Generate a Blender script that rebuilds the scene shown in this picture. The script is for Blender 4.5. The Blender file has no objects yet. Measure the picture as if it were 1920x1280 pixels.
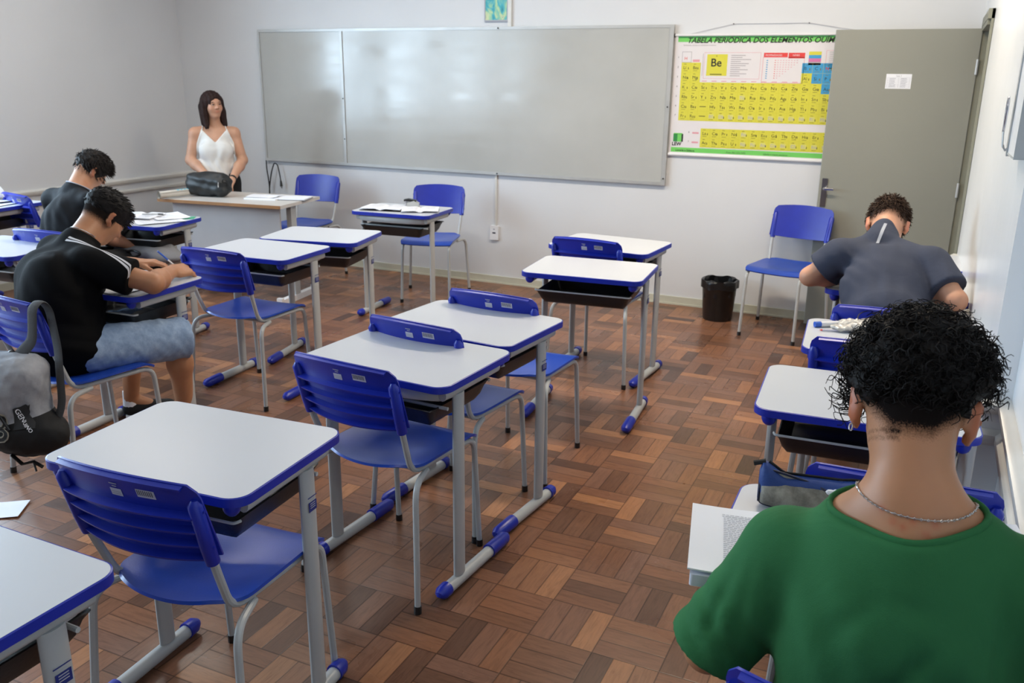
import bpy, math, random
import numpy as np
from mathutils import Vector, Matrix
random.seed(7)
rng = np.random.default_rng(7)
SC = bpy.context.scene
COL = SC.collection
PI = math.pi
R = math.radians

# ---------------------------------------------------------------- camera, world, light, exposure
cam_d = bpy.data.cameras.new('camera'); cam = bpy.data.objects.new('camera', cam_d); COL.objects.link(cam)
cam_d.sensor_width = 36.0; cam_d.lens = 30.86; cam_d.clip_start = 0.05; cam_d.clip_end = 60
cam.matrix_world = Matrix.Translation((0, 0, 1.6748)) @ Matrix.Rotation(R(25.10), 4, 'Z') @ Matrix.Rotation(R(90 - 16.91), 4, 'X') @ Matrix.Rotation(R(0.668), 4, 'Z')
cam_d.dof.use_dof = True; cam_d.dof.focus_distance = 2.2; cam_d.dof.aperture_fstop = 8.0
SC.camera = cam
SC.view_settings.view_transform = 'Standard'; SC.view_settings.look = 'None'
SC.view_settings.gamma = 1.0; SC.view_settings.exposure = 0.13; SC.view_settings.use_curve_mapping = False
SC.cycles.use_denoising = True
SC.cycles.max_bounces = 8; SC.cycles.diffuse_bounces = 5; SC.cycles.glossy_bounces = 4
SC.cycles.caustics_reflective = False; SC.cycles.caustics_refractive = False
SC.cycles.sample_clamp_indirect = 6.0

world = bpy.data.worlds.new('overcast_sky'); SC.world = world; world.use_nodes = True
wn = world.node_tree.nodes; wl = world.node_tree.links
wn['Background'].inputs['Color'].default_value = (0.80, 0.89, 1.0, 1); wn['Background'].inputs['Strength'].default_value = 1.6

def area(name, loc, rot, sx, sy, power, col):
    d = bpy.data.lights.new(name, 'AREA'); d.shape = 'RECTANGLE'; d.size = sx; d.size_y = sy; d.energy = power; d.color = col
    o = bpy.data.objects.new(name, d); COL.objects.link(o); o.location = loc; o.rotation_euler = rot
    return o
XL, XB, YB, YF, ZC = -6.471, 0.33, 6.458, -3.40, 3.05     # left wall, right wall near the camera, whiteboard wall, rear wall, ceiling
LW = [(-1.9, -0.5), (-0.2, 1.2), (1.5, 2.9), (3.1, 4.2)]                # windows of the left wall (y from, y to)
RW = []                                                                # the rear wall is solid
WZ0, WZ1 = 1.0, 2.65
for i, (a, b) in enumerate(LW):
    area('window_daylight', (XL - 0.30, (a + b) / 2, (WZ0 + WZ1) / 2 + .1), (0, R(-90 + 12), 0), WZ1 - WZ0, b - a, (98 if b > 1 else 60) * (b - a), (0.68, 0.85, 1.0))
for i, (a, b) in enumerate(RW):
    area('window_daylight', ((a + b) / 2, YF - 0.30, (WZ0 + WZ1) / 2 + .1), (R(90 - 12), 0, 0), b - a, WZ1 - WZ0, 22 * (b - a), (0.84, 0.91, 1.0))

# ---------------------------------------------------------------- tagging and mesh helpers
def tag(o, label=None, cat=None, group=None, kind=None):
    if label: o['label'] = label
    if cat: o['category'] = cat
    if group: o['group'] = group
    if kind: o['kind'] = kind
    return o
def empty(name, loc=(0, 0, 0), rz=0.0, parent=None):
    o = bpy.data.objects.new(name, None); COL.objects.link(o); o.location = loc; o.rotation_euler = (0, 0, rz)
    o.empty_display_size = 0.1
    if parent: o.parent = parent
    return o
CH = {}
def copy_tree(o, parent=None):
    c = o.copy(); COL.objects.link(c); c.parent = parent
    CH[c.name] = []
    if parent is not None: CH[parent.name].append(c)
    for ch in CH.get(o.name, []): copy_tree(ch, c)
    return c

def sharp(me, ang=35):
    me.polygons.foreach_set('use_smooth', [True] * len(me.polygons))
    try: me.set_sharp_from_angle(angle=R(ang))
    except Exception: pass

class MB:
    def __init__(s): s.v = []; s.f = []; s.m = []
    def add(s, vs, fs, mi=0):
        n = len(s.v); s.v += [tuple(v) for v in vs]
        for f in fs: s.f.append(tuple(i + n for i in f)); s.m.append(mi)
    def box(s, a, b, mi=0):
        x0, y0, z0 = a; x1, y1, z1 = b
        s.add([(x0,y0,z0),(x1,y0,z0),(x1,y1,z0),(x0,y1,z0),(x0,y0,z1),(x1,y0,z1),(x1,y1,z1),(x0,y1,z1)],
              [(0,3,2,1),(4,5,6,7),(0,1,5,4),(1,2,6,5),(2,3,7,6),(3,0,4,7)], mi)
    def prism(s, pts, z0, z1, mi=0, axis='z', cap=True):
        n = len(pts)
        def m(p, z): return (p[0], p[1], z) if axis == 'z' else ((z, p[0], p[1]) if axis == 'x' else (p[0], z, p[1]))
        vs = [m(p, z0) for p in pts] + [m(p, z1) for p in pts]
        fs = [(i, (i+1) % n, n + (i+1) % n, n + i) for i in range(n)]
        if axis == 'y': fs = [f[::-1] for f in fs]
        if cap:
            lo = tuple(range(n))[::-1]; hi = tuple(range(n, 2*n))
            if axis == 'y': lo, hi = lo[::-1], hi[::-1]
            fs += [lo, hi]
        s.add(vs, fs, mi)
    def tube(s, pts, r, n=8, mi=0, cap=True, r2=None, up=None):
        """tube through pts; r a number or list; r2 gives an oval (second half axis)"""
        P = [Vector(p) for p in pts]; k = len(P)
        rr = r if isinstance(r, (list, tuple)) else [r] * k
        T = []
        for i in range(k):
            t = (P[min(i+1, k-1)] - P[max(i-1, 0)]); T.append(t.normalized() if t.length > 1e-9 else Vector((0,0,1)))
        u = Vector(up) if up else (Vector((0,0,1)) if abs(T[0].z) < .9 else Vector((0,1,0)))
        u = (u - T[0] * u.dot(T[0])).normalized()
        vs = []
        for i in range(k):
            u = u - T[i] * u.dot(T[i]); u = u.normalized() if u.length > 1e-6 else T[i].orthogonal().normalized()
            w = T[i].cross(u)
            for j in range(n):
                a = 2*PI*j/n; b = (r2 / r if (r2 and not isinstance(r, (list, tuple))) else 1.0)
                vs.append(P[i] + u * (math.cos(a) * rr[i]) + w * (math.sin(a) * rr[i] * b))
        fs = []
        for i in range(k-1):
            for j in range(n):
                a = i*n + j; b = i*n + (j+1) % n; fs.append((a, b, b+n, a+n))
        if cap: fs.append(tuple(range(n))[::-1]); fs.append(tuple(range((k-1)*n, k*n)))
        s.add(vs, fs, mi)
    def lathe(s, prof, n=32, c=(0,0,0), mi=0, capb=True, capt=True):
        vs = []; k = len(prof)
        for (r, z) in prof:
            for j in range(n): a = 2*PI*j/n; vs.append((c[0]+r*math.cos(a), c[1]+r*math.sin(a), c[2]+z))
        fs = [(i*n+j, i*n+(j+1)%n, (i+1)*n+(j+1)%n, (i+1)*n+j) for i in range(k-1) for j in range(n)]
        if capb: fs.append(tuple(range(n))[::-1])
        if capt: fs.append(tuple(range((k-1)*n, k*n)))
        s.add(vs, fs, mi)
    def sphere(s, c, r, n=12, mi=0):
        rx, ry, rz = r if isinstance(r, (tuple, list)) else (r, r, r)
        vs = [(c[0], c[1], c[2]-rz)]; h = n // 2
        for i in range(1, h):
            t = PI * i / h
            for j in range(n): a = 2*PI*j/n; vs.append((c[0]+rx*math.sin(t)*math.cos(a), c[1]+ry*math.sin(t)*math.sin(a), c[2]-rz*math.cos(t)))
        vs.append((c[0], c[1], c[2]+rz)); L = len(vs)-1
        fs = [(0, 1+(j+1)%n, 1+j) for j in range(n)]
        for i in range(h-2):
            for j in range(n): a = 1+i*n+j; b = 1+i*n+(j+1)%n; fs.append((a, b, b+n, a+n))
        fs += [(L, L-n+j, L-n+(j+1)%n) for j in range(n)]
        s.add(vs, fs, mi)
    def grid(s, fn, nu, nv, mi=0, closed=False):
        vs = [fn(i/nu, j/nv) for j in range(nv+1) for i in range(nu+1)]
        fs = [(j*(nu+1)+i, j*(nu+1)+i+1, (j+1)*(nu+1)+i+1, (j+1)*(nu+1)+i) for j in range(nv) for i in range(nu)]
        s.add(vs, fs, mi)
    def shell(s, fn, nu, nv, th, mi=0):
        """double sided sheet: fn(u,v)->point, thickness th along the normal"""
        P = [[Vector(fn(i/nu, j/nv)) for i in range(nu+1)] for j in range(nv+1)]
        N = []
        for j in range(nv+1):
            row = []
            for i in range(nu+1):
                a = P[j][min(i+1,nu)] - P[j][max(i-1,0)]; b = P[min(j+1,nv)][i] - P[max(j-1,0)][i]
                c = a.cross(b); row.append(c.normalized() if c.length > 1e-12 else Vector((0,0,1)))
            N.append(row)
        W = nu+1; L = W*(nv+1)
        vs = [P[j][i] + N[j][i]*th/2 for j in range(nv+1) for i in range(W)] + [P[j][i] - N[j][i]*th/2 for j in range(nv+1) for i in range(W)]
        fs = []
        for j in range(nv):
            for i in range(nu):
                a = j*W+i; fs.append((a, a+1, a+W+1, a+W)); fs.append((L+a, L+a+W, L+a+W+1, L+a+1))
        for i in range(nu):
            a = i; fs.append((a, L+a, L+a+1, a+1)); a = nv*W+i; fs.append((a, a+1, L+a+1, L+a))
        for j in range(nv):
            a = j*W; fs.append((a, a+W, L+a+W, L+a)); a = j*W+nu; fs.append((a, L+a, L+a+W, a+W))
        s.add(vs, fs, mi)
    def xf(s, M, start=0):
        for i in range(start, len(s.v)): s.v[i] = tuple(M @ Vector(s.v[i]))
        return s
    def build(s, name, mats, parent=None, ang=35, smooth=True, loc=None, rz=0.0):
        me = bpy.data.meshes.new(name); me.from_pydata(s.v, [], s.f); 
        mats = mats if isinstance(mats, (list, tuple)) else [mats]
        for m in mats: me.materials.append(m)
        if len(mats) > 1: me.polygons.foreach_set('material_index', s.m)
        me.update()
        if smooth: sharp(me, ang)
        o = bpy.data.objects.new(name, me); COL.objects.link(o)
        if parent: o.parent = parent; CH.setdefault(parent.name, []).append(o)
        if loc is not None: o.location = loc; o.rotation_euler = (0, 0, rz)
        return o

def rrect(w, d, r, n=6, cx=0, cy=0):
    pts = []
    for (sx, sy, a0) in ((1,-1,-90),(1,1,0),(-1,1,90),(-1,-1,180)):
        for i in range(n+1):
            a = R(a0 + 90*i/n); pts.append((cx + sx*(w/2-r) + r*math.cos(a), cy + sy*(d/2-r) + r*math.sin(a)))
    return pts
def bend(pts, rad=.05, n=5):
    """polyline with rounded corners"""
    P = [Vector(p) for p in pts]; out = [P[0]]
    for i in range(1, len(P)-1):
        a = (P[i-1]-P[i]); b = (P[i+1]-P[i]); ra = min(rad, a.length*.48, b.length*.48)
        p0 = P[i] + a.normalized()*ra; p1 = P[i] + b.normalized()*ra
        for k in range(n+1):
            t = k/n; out.append(p0*(1-t)**2 + P[i]*2*t*(1-t) + p1*t*t)
    out.append(P[-1]); return out
_tc = {}
def text_geo(txt, size=1.0, shear=0.0, bold=0.0, align='LEFT', extrude=0.0):
    cu = bpy.data.curves.new('t', 'FONT'); cu.body = txt; cu.size = size; cu.shear = shear; cu.offset = bold; cu.align_x = align; cu.extrude = extrude
    cu.resolution_u = 3
    ob = bpy.data.objects.new('t', cu); me = bpy.data.meshes.new_from_object(ob)
    vs = [tuple(v.co) for v in me.vertices]; fs = [tuple(p.vertices) for p in me.polygons]
    bpy.data.objects.remove(ob); bpy.data.curves.remove(cu); bpy.data.meshes.remove(me)
    return vs, fs
def add_text(mb, txt, size, M, mi=0, **k):
    vs, fs = text_geo(txt, size, **k); fs = [f for f in fs if max(abs(vs[f[i]][j]-vs[f[i-1]][j]) for i in range(len(f)) for j in (0, 1)) < 1.3*size]
    mb.add([tuple(M @ Vector(v)) for v in vs], fs, mi)

# ---------------------------------------------------------------- materials
def srgb(r, g, b):
    f = lambda c: (c/255/12.92 if c <= 10 else ((c/255+.055)/1.055)**2.4)
    return (f(r), f(g), f(b), 1)
class NT:
    def __init__(s, name):
        s.mat = bpy.data.materials.new(name); s.mat.use_nodes = True; s.n = s.mat.node_tree.nodes; s.l = s.mat.node_tree.links
        s.b = s.n['Principled BSDF']
    def node(s, t, **k):
        n = s.n.new(t)
        for a, v in k.items(): setattr(n, a, v)
        return n
    def math(s, op, a, b=None, c=None):
        n = s.n.new('ShaderNodeMath'); n.operation = op
        for i, v in enumerate((a, b, c)):
            if v is None: continue
            if isinstance(v, (int, float)): n.inputs[i].default_value = v
            else: s.l.new(v, n.inputs[i])
        return n.outputs[0]
    def mix(s, f, a, b, blend='MIX'):
        n = s.n.new('ShaderNodeMix'); n.data_type = 'RGBA'; n.blend_type = blend
        for i, v in ((0, f), (6, a), (7, b)):
            if isinstance(v, (int, float)): n.inputs[i].default_value = v
            elif isinstance(v, tuple): n.inputs[i].default_value = v
            else: s.l.new(v, n.inputs[i])
        return n.outputs[2]
    def noise(s, scale, detail=3, vec=None, rough=.5, dist=0.0):
        n = s.n.new('ShaderNodeTexNoise'); n.inputs['Scale'].default_value = scale; n.inputs['Detail'].default_value = detail
        n.inputs['Roughness'].default_value = rough; n.inputs['Distortion'].default_value = dist
        if vec is not None: s.l.new(vec, n.inputs['Vector'])
        return n.outputs[0]
    def coord(s, scale=None, which='Object'):
        n = s.n.new('ShaderNodeTexCoord'); o = n.outputs[which]
        if scale:
            m = s.n.new('ShaderNodeMapping'); m.inputs['Scale'].default_value = scale; s.l.new(o, m.inputs[0]); o = m.outputs[0]
        return o
    def ramp(s, f, stops):
        n = s.n.new('ShaderNodeValToRGB'); e = n.color_ramp.elements
        while len(e) > 1: e.remove(e[0])
        e[0].position = stops[0][0]; e[0].color = stops[0][1]
        for p, c in stops[1:]: x = e.new(p); x.color = c
        s.l.new(f, n.inputs[0]); return n.outputs[0]
    def bump(s, h, strength=.2, dist=.01):
        n = s.n.new('ShaderNodeBump'); n.inputs['Strength'].default_value = strength; n.inputs['Distance'].default_value = dist
        s.l.new(h, n.inputs['Height']); s.l.new(n.outputs[0], s.b.inputs['Normal'])
    def set(s, **k):
        for a, v in k.items():
            i = s.b.inputs[a.replace('_', ' ')]
            if isinstance(v, (int, float, tuple)): i.default_value = v
            else: s.l.new(v, i)
def simple(name, col, rough=.5, metal=0.0, var=.06, nscale=8.0, bump=0.0, bscale=60.0, spec=.5, coat=0.0, sub=0.0):
    m = NT(name); co = m.coord()
    dark = tuple(c*(1-var) for c in col[:3]) + (1,); lite = tuple(min(1, c*(1+var)) for c in col[:3]) + (1,)
    c = m.ramp(m.noise(nscale, 3, co), [(.3, dark), (.7, lite)])
    m.set(Base_Color=c, Roughness=rough, Metallic=metal, Specular_IOR_Level=spec, Coat_Weight=coat)
    if bump: m.bump(m.noise(bscale, 4, co), bump, .004)
    if sub: m.set(Subsurface_Weight=sub, Subsurface_Radius=(.01, .004, .002), Subsurface_Scale=1.0)
    return m.mat
M = {}
M['back_paint'] = simple('rear_wall_paint', srgb(112, 114, 114), .6)
M['wall'] = simple('wall_paint', srgb(212, 214, 217), .42, var=.025, nscale=1.3, bump=.12, bscale=25, spec=.35)
M['wall_low'] = simple('gloss_wall_paint', srgb(226, 228, 230), .26, var=.03, nscale=2.0, bump=.35, bscale=6, spec=.6)
M['ceiling'] = simple('ceiling_paint', srgb(225, 224, 220), .8, var=.02)
M['trim'] = simple('white_trim', srgb(212, 211, 206), .3, var=.03)
M['base'] = simple('cream_skirting', srgb(196, 196, 180), .4, var=.06)
M['white'] = simple('desk_laminate', srgb(193, 197, 204), .30, var=.012, nscale=3, bump=.03, bscale=300, spec=.45)
M['blue'] = simple('blue_plastic', srgb(25, 43, 158), .34, var=.10, nscale=9, bump=.04, bscale=150, spec=.5)
M['seatblue'] = simple('blue_seat_plastic', srgb(26, 66, 166), .30, var=.13, nscale=5, bump=.06, bscale=220, spec=.55)
M['metal'] = simple('grey_painted_steel', srgb(174, 177, 178), .35, var=.03, spec=.5)
M['black'] = simple('black_plastic', srgb(26, 27, 29), .38, var=.2, bump=.1, bscale=120)
M['blackcloth'] = simple('black_fabric', srgb(10, 10, 12), .85, var=.25, nscale=30, bump=.2, bscale=500)
M['bag'] = simple('black_leatherette', srgb(28, 31, 33), .5, var=.2, bump=.35, bscale=40)
M['paper'] = simple('paper', srgb(232, 234, 240), .7, var=.015)
M['ink'] = simple('ink', srgb(70, 70, 78), .8, var=.0)
M['inklight'] = simple('light_ink', srgb(168, 170, 180), .8, var=.0)
M['sticker'] = simple('white_sticker', srgb(190, 190, 205), .5, var=.05)
M['label'] = simple('blue_label', srgb(30, 45, 120), .5, var=.05)
M['alu'] = simple('aluminium', srgb(182, 182, 180), .38, metal=.35, var=.05)
M['door'] = simple('grey_door_paint', srgb(142, 143, 134), .40, var=.03, nscale=1.5, bump=.05, bscale=12)
M['jamb'] = simple('grey_green_jamb', srgb(126, 127, 114), .5, var=.04)
M['chrome'] = simple('chrome', srgb(200, 200, 205), .18, metal=1.0, var=.02)
M['silver'] = simple('silver_chain', srgb(205, 205, 205), .25, metal=.9, var=.05)
M['green_card'] = simple('green_card', srgb(70, 165, 130), .6)
M['wood_edge'] = simple('brown_edge', srgb(150, 105, 62), .5, var=.1)
M['tdesk'] = simple('grey_laminate', srgb(196, 192, 188), .35, var=.02)
M['panel'] = simple('grey_panel', srgb(176, 172, 172), .5, var=.02)
M['teal'] = simple('teal_pen', srgb(40, 90, 190), .4)
M['red'] = simple('red_print', srgb(214, 60, 58), .6, var=.02)
M['whiteplastic'] = simple('white_plastic', srgb(224, 224, 226), .35, var=.02)
M['tile_glass'] = None

def board_mat():
    m = NT('whiteboard_enamel'); co = m.coord()
    c = m.ramp(m.noise(1.1, 4, co, .6), [(.3, srgb(172, 173, 170)), (.7, srgb(184, 185, 182))])
    sm = m.coord((.6, 1, 3.5)); r = m.ramp(m.noise(2.2, 4, sm, .6), [(.35, (.10,)*3 + (1,)), (.75, (.26,)*3 + (1,))])
    m.set(Base_Color=c, Roughness=r, Specular_IOR_Level=.55); return m.mat
M['board'] = board_mat()

def parquet():
    m = NT('parquet_blocks'); co = m.coord(None, 'Object')
    mp = m.node('ShaderNodeMapping'); mp.vector_type = 'TEXTURE'
    mp.inputs['Location'].default_value = (-0.947, 2.167, 0); mp.inputs['Rotation'].default_value = (0, 0, R(.39)); mp.inputs['Scale'].default_value = (.21, .21, 1)
    m.l.new(co, mp.inputs[0]); sp = m.node('ShaderNodeSeparateXYZ'); m.l.new(mp.outputs[0], sp.inputs[0])
    u, v = sp.outputs[0], sp.outputs[1]
    fu, fv = m.math('FLOOR', u), m.math('FLOOR', v); ru, rv = m.math('FRACT', u), m.math('FRACT', v)
    par = m.math('FLOORED_MODULO', m.math('ADD', fu, fv), 2.0)           # 1: strips run along x
    inv = m.math('SUBTRACT', 1.0, par)
    a = m.math('MULTIPLY', m.math('ADD', m.math('MULTIPLY', rv, par), m.math('MULTIPLY', ru, inv)), 3.0)
    b = m.math('ADD', m.math('MULTIPLY', ru, par), m.math('MULTIPLY', rv, inv))
    k = m.math('FLOOR', a); ra = m.math('FRACT', a)
    cx = m.node('ShaderNodeCombineXYZ'); m.l.new(fu, cx.inputs[0]); m.l.new(fv, cx.inputs[1]); m.l.new(k, cx.inputs[2])
    wn_ = m.node('ShaderNodeTexWhiteNoise'); wn_.noise_dimensions = '3D'; m.l.new(cx.outputs[0], wn_.inputs['Vector'])
    rnd = wn_.outputs['Value']
    base = m.ramp(rnd, [(0.0, srgb(80, 58, 50)), (.06, srgb(100, 72, 58)), (.25, srgb(122, 86, 66)), (.5, srgb(136, 94, 70)), (.7, srgb(126, 92, 76)), (.88, srgb(148, 104, 76)), (1.0, srgb(168, 120, 86))])
    # grain: noise stretched along the strip, shifted per strip
    cg = m.node('ShaderNodeCombineXYZ'); m.l.new(m.math('MULTIPLY', b, 1.1), cg.inputs[0]); m.l.new(m.math('MULTIPLY', a, 3.0), cg.inputs[1]); m.l.new(m.math('MULTIPLY', rnd, 90.0), cg.inputs[2])
    g = m.noise(2.2, 5, cg.outputs[0], .65, .8)
    col = m.mix(.75, base, m.ramp(g, [(.25, (.55, .50, .46, 1)), (.5, (.95, .95, .95, 1)), (.8, (1.25, 1.2, 1.12, 1))]), 'MULTIPLY')
    big = m.noise(.9, 3, co); col = m.mix(.5, col, m.ramp(big, [(.3, (.78, .72, .70, 1)), (.7, (1.1, 1.08, 1.05, 1))]), 'MULTIPLY')
    ga = m.math('MINIMUM', ra, m.math('SUBTRACT', 1.0, ra)); gb = m.math('MULTIPLY', m.math('MINIMUM', b, m.math('SUBTRACT', 1.0, b)), 3.0)
    gap = m.math('MINIMUM', ga, gb)
    gm = m.ramp(gap, [(0.0, (.25, .22, .2, 1)), (.022, (.45, .42, .4, 1)), (.045, (1, 1, 1, 1))])
    col = m.mix(.85, col, gm, 'MULTIPLY')
    rr = m.ramp(m.noise(3.0, 4, co), [(.3, (.24,)*3+(1,)), (.7, (.38,)*3+(1,))])
    m.set(Base_Color=col, Roughness=rr, Specular_IOR_Level=.24, Coat_Weight=.06, Coat_Roughness=.10)
    h = m.math('ADD', m.math('MULTIPLY', m.math('MINIMUM', gap, .04), 12.0), m.math('MULTIPLY', g, .25))
    h = m.math('ADD', h, m.math('MULTIPLY', rnd, .35))
    m.bump(h, .25, .002); return m.mat
M['floor'] = parquet()

def glass():
    m = NT('window_glass'); n = m.n; n.remove(m.b)
    t = n.new('ShaderNodeBsdfTransparent'); g = n.new('ShaderNodeBsdfGlossy'); g.inputs['Roughness'].default_value = .02
    mx = n.new('ShaderNodeMixShader'); mx.inputs[0].default_value = .08; t.inputs[0].default_value = (.93, .96, .98, 1)
    m.l.new(t.outputs[0], mx.inputs[1]); m.l.new(g.outputs[0], mx.inputs[2]); m.l.new(mx.outputs[0], n['Material Output'].inputs[0]); return m.mat
M['glass'] = glass()
def emis(name, col, s):
    m = NT(name); m.set(Base_Color=col, Emission_Color=col, Emission_Strength=s, Roughness=.4); return m.mat
M['lamp'] = emis('lit_tube', (1.0, .86, .66, 1), 9.0)
# ---------------------------------------------------------------- the room
def struct(mb, name, mat, parent=None, **k):
    o = mb.build(name, mat, parent, **k)
    if parent is None: o['kind'] = 'structure'
    return o
T = .15
b = MB(); b.box((XL-T, YF-T, -.1), (XB+T+.3, YB+T, 0)); struct(b, 'floor', M['floor'], smooth=False)
b = MB(); b.box((XL-T, YF-T, ZC), (XB+T+.3, YB+T, ZC+.1)); struct(b, 'ceiling', M['ceiling'], smooth=False)
b = MB(); b.box((XL-T, YB, 0), (XB+T+.3, YB+T, ZC)); struct(b, 'wall_back', M['wall'], smooth=False)
# left wall with openings
b = MB(); y = YF
for (a, c) in LW:
    b.box((XL-T, y, 0), (XL, a, ZC)); b.box((XL-T, a, 0), (XL, c, WZ0)); b.box((XL-T, a, WZ1), (XL, c, ZC)); y = c
b.box((XL-T, y, 0), (XL, YB, ZC)); struct(b, 'wall_left', M['wall'], smooth=False)
b = MB(); x = XL
for (a, c) in RW:
    b.box((x, YF-T, 0), (a, YF, ZC)); b.box((a, YF-T, 0), (c, YF, WZ0)); b.box((a, YF-T, WZ1), (c, YF, ZC)); x = c
b.box((x, YF-T, 0), (XB, YF, ZC)); struct(b, 'wall_front', M['back_paint'], smooth=False)
wi = 0
for side, L in (('l', LW), ('r', RW)):
    for (a, c) in L:
        wi += 1
        e = empty('window_%d' % wi); e['kind'] = 'structure'
        f = MB(); g = MB(); w = c - a
        def fb(u0, u1, z0, z1, d0=.03, d1=.09, m=f):
            if side == 'l': m.box((XL-d1, a+u0, z0), (XL-d0, a+u1, z1))
            else: m.box((a+u0, YF-d1, z0), (a+u1, YF-d0, z1))
        fb(0, .05, WZ0, WZ1); fb(w-.05, w, WZ0, WZ1); fb(.05, w-.05, WZ0, WZ0+.05); fb(.05, w-.05, WZ1-.05, WZ1)
        fb(w/2-.02, w/2+.02, WZ0+.05, WZ1-.05); fb(.05, w-.05, 2.05, 2.09)
        f.build('window_frame', M['alu'], e, smooth=False)
        fb(.05, w-.05, WZ0+.05, WZ1-.05, .058, .062, g); g.build('pane', M['glass'], e, smooth=False)
# right wall: door part, then a step back near the camera
XR0, SL = .175, .021
def xr(y): return XR0 + (6.38 - y) * SL
YJ, DY0, DY1, DZ = 2.94, 5.55, 6.345, 1.985
def wallseg(b, y0, y1, z0, z1, t=T):
    b.add([(xr(y0),y0,z0),(xr(y0)+t,y0,z0),(xr(y1)+t,y1,z0),(xr(y1),y1,z0),(xr(y0),y0,z1),(xr(y0)+t,y0,z1),(xr(y1)+t,y1,z1),(xr(y1),y1,z1)],
          [(0,3,2,1),(4,5,6,7),(0,1,5,4),(1,2,6,5),(2,3,7,6),(3,0,4,7)])
b = MB(); wallseg(b, YJ, DY0, 0, ZC, .22); wallseg(b, DY1, YB, 0, ZC, .22); wallseg(b, DY0, DY1, DZ, ZC, .22)
b.box((XB-.012, YF, 0), (XB+T, YJ, ZC)); struct(b, 'wall_right', M['wall_low'], smooth=False)
b = MB(); b.box((.45, DY0-.4, 0), (.55, YB, ZC)); b.box((XR0+.22, DY0-.4, -0.0), (.45, DY0-.3, ZC)); struct(b, 'wall_corridor', M['wall'], smooth=False)
# door frame (trim_1), leaf with handle
b = MB()
X1, X0 = xr(DY1), xr(DY0)
b.box((X1-.012, DY1-.028, 0), (X1+.235, DY1, DZ)); b.box((X0-.012, DY0, 0), (X0+.235, DY0+.028, DZ)); b.box((min(X0,X1)-.012, DY0, DZ-.028), (X0+.235, DY1, DZ))
b.box((X1-.014, DY1, 0), (X1-.001, DY1+.05, DZ+.05)); b.box((X0-.014, DY0-.05, 0), (X0-.001, DY0, DZ+.05)); b.box((X1-.014, DY0-.05, DZ), (X0-.001, DY1+.05, DZ+.05))
b.box((X1+.13, DY1-.05, 0), (X1+.16, DY1-.028, DZ)); struct(b, 'trim_1', M['jamb'], smooth=False)
dr = empty('door_1', (X1-.006, DY1-.02, 0)); dr['kind'] = 'structure'
b = MB(); b.prism(rrect(.845, .036, .004, 2, -.4225, 0), .012, DZ-.012); b.build('door_leaf', M['door'], dr, smooth=False)
h = MB(); h.box((-.825, -.024, .84), (-.79, -.018, 1.03)); ho = h.build('handle_plate', M['chrome'], dr)
h = MB(); h.tube(bend([(-.807, -.02, .965), (-.807, -.065, .965), (-.745, -.068, .965)], .015), .008, 10); h.build('lever', M['chrome'], ho)
h = MB(); h.tube([(-.807, -.02, .895), (-.807, -.028, .895)], .012, 14); h.build('lock_cylinder', M['chrome'], ho)
for z in (.25, 1.0, 1.75):
    h = MB(); h.tube([(-.004, -.022, z-.045), (-.004, -.022, z+.045)], .008, 8); h.build('hinge', M['alu'], dr)
# rails of the left wall, wrapping mouldings of the right wall, skirtings
def mould(z0, z1, d, n=1): return [(0, z0), (d*.55, z0), (d, z0+(z1-z0)*.3), (d, z1-(z1-z0)*.25), (d*.5, z1), (0, z1)]
ti = 2
for (z0, z1, d) in ((.705, .752, .030), (.618, .655, .026)):
    b = MB(); b.prism([(XL + x, z) for x, z in mould(z0, z1, d)], YF, YB, 0, 'y', True); struct(b, 'trim_%d' % ti, M['trim'], ang=50); ti += 1
for (z0, z1, d) in ((.690, .735, .035), (.585, .635, .030)):
    b = MB(); pr = mould(z0, z1, d)
    def ring(x, y, nx, ny): return [(x + nx*q, y + ny*q, z) for q, z in pr]
    n = len(pr)
    path = [ring(xr(DY0-.055), DY0-.055, -1, 0), ring(xr(YJ), YJ, -1, -1), ring(XB-.012, YJ, -1, -1), ring(XB-.012, YF, -1, 0)]
    vs = [p for r_ in path for p in r_]
    fs = [(i*n+j, i*n+(j+1) % n, (i+1)*n+(j+1) % n, (i+1)*n+j) for i in range(3) for j in range(n)] + [tuple(range(n)), tuple(range(3*n, 4*n))[::-1]]
    b.add(vs, fs); struct(b, 'trim_%d' % ti, M['trim'], ang=50); ti += 1
b = MB(); b.box((XL, YB-.012, 0), (xr(YB), YB, .062)); b.box((XL, YB-.02, 0), (xr(YB), YB-.012, .012)); struct(b, 'baseboard_back', M['base'], smooth=False)
b = MB(); b.box((XL, YF, 0), (XL+.012, YB-.02, .062)); struct(b, 'baseboard_left', M['base'], smooth=False)
b = MB(); b.add([(xr(YJ)-.012,YJ-.012,0),(xr(DY0-.06)-.012,DY0-.06,0),(xr(DY0-.06),DY0-.06,0),(xr(YJ),YJ,0)] + [(xr(YJ)-.012,YJ-.012,.062),(xr(DY0-.06)-.012,DY0-.06,.062),(xr(DY0-.06),DY0-.06,.062),(xr(YJ),YJ,.062)],
      [(0,1,2,3),(7,6,5,4),(0,4,5,1),(1,5,6,2),(3,2,6,7),(0,3,7,4)]); b.box((XB-.024, YF, 0), (XB-.012, YJ-.012, .062)); struct(b, 'baseboard_right', M['base'], smooth=False)

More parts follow.
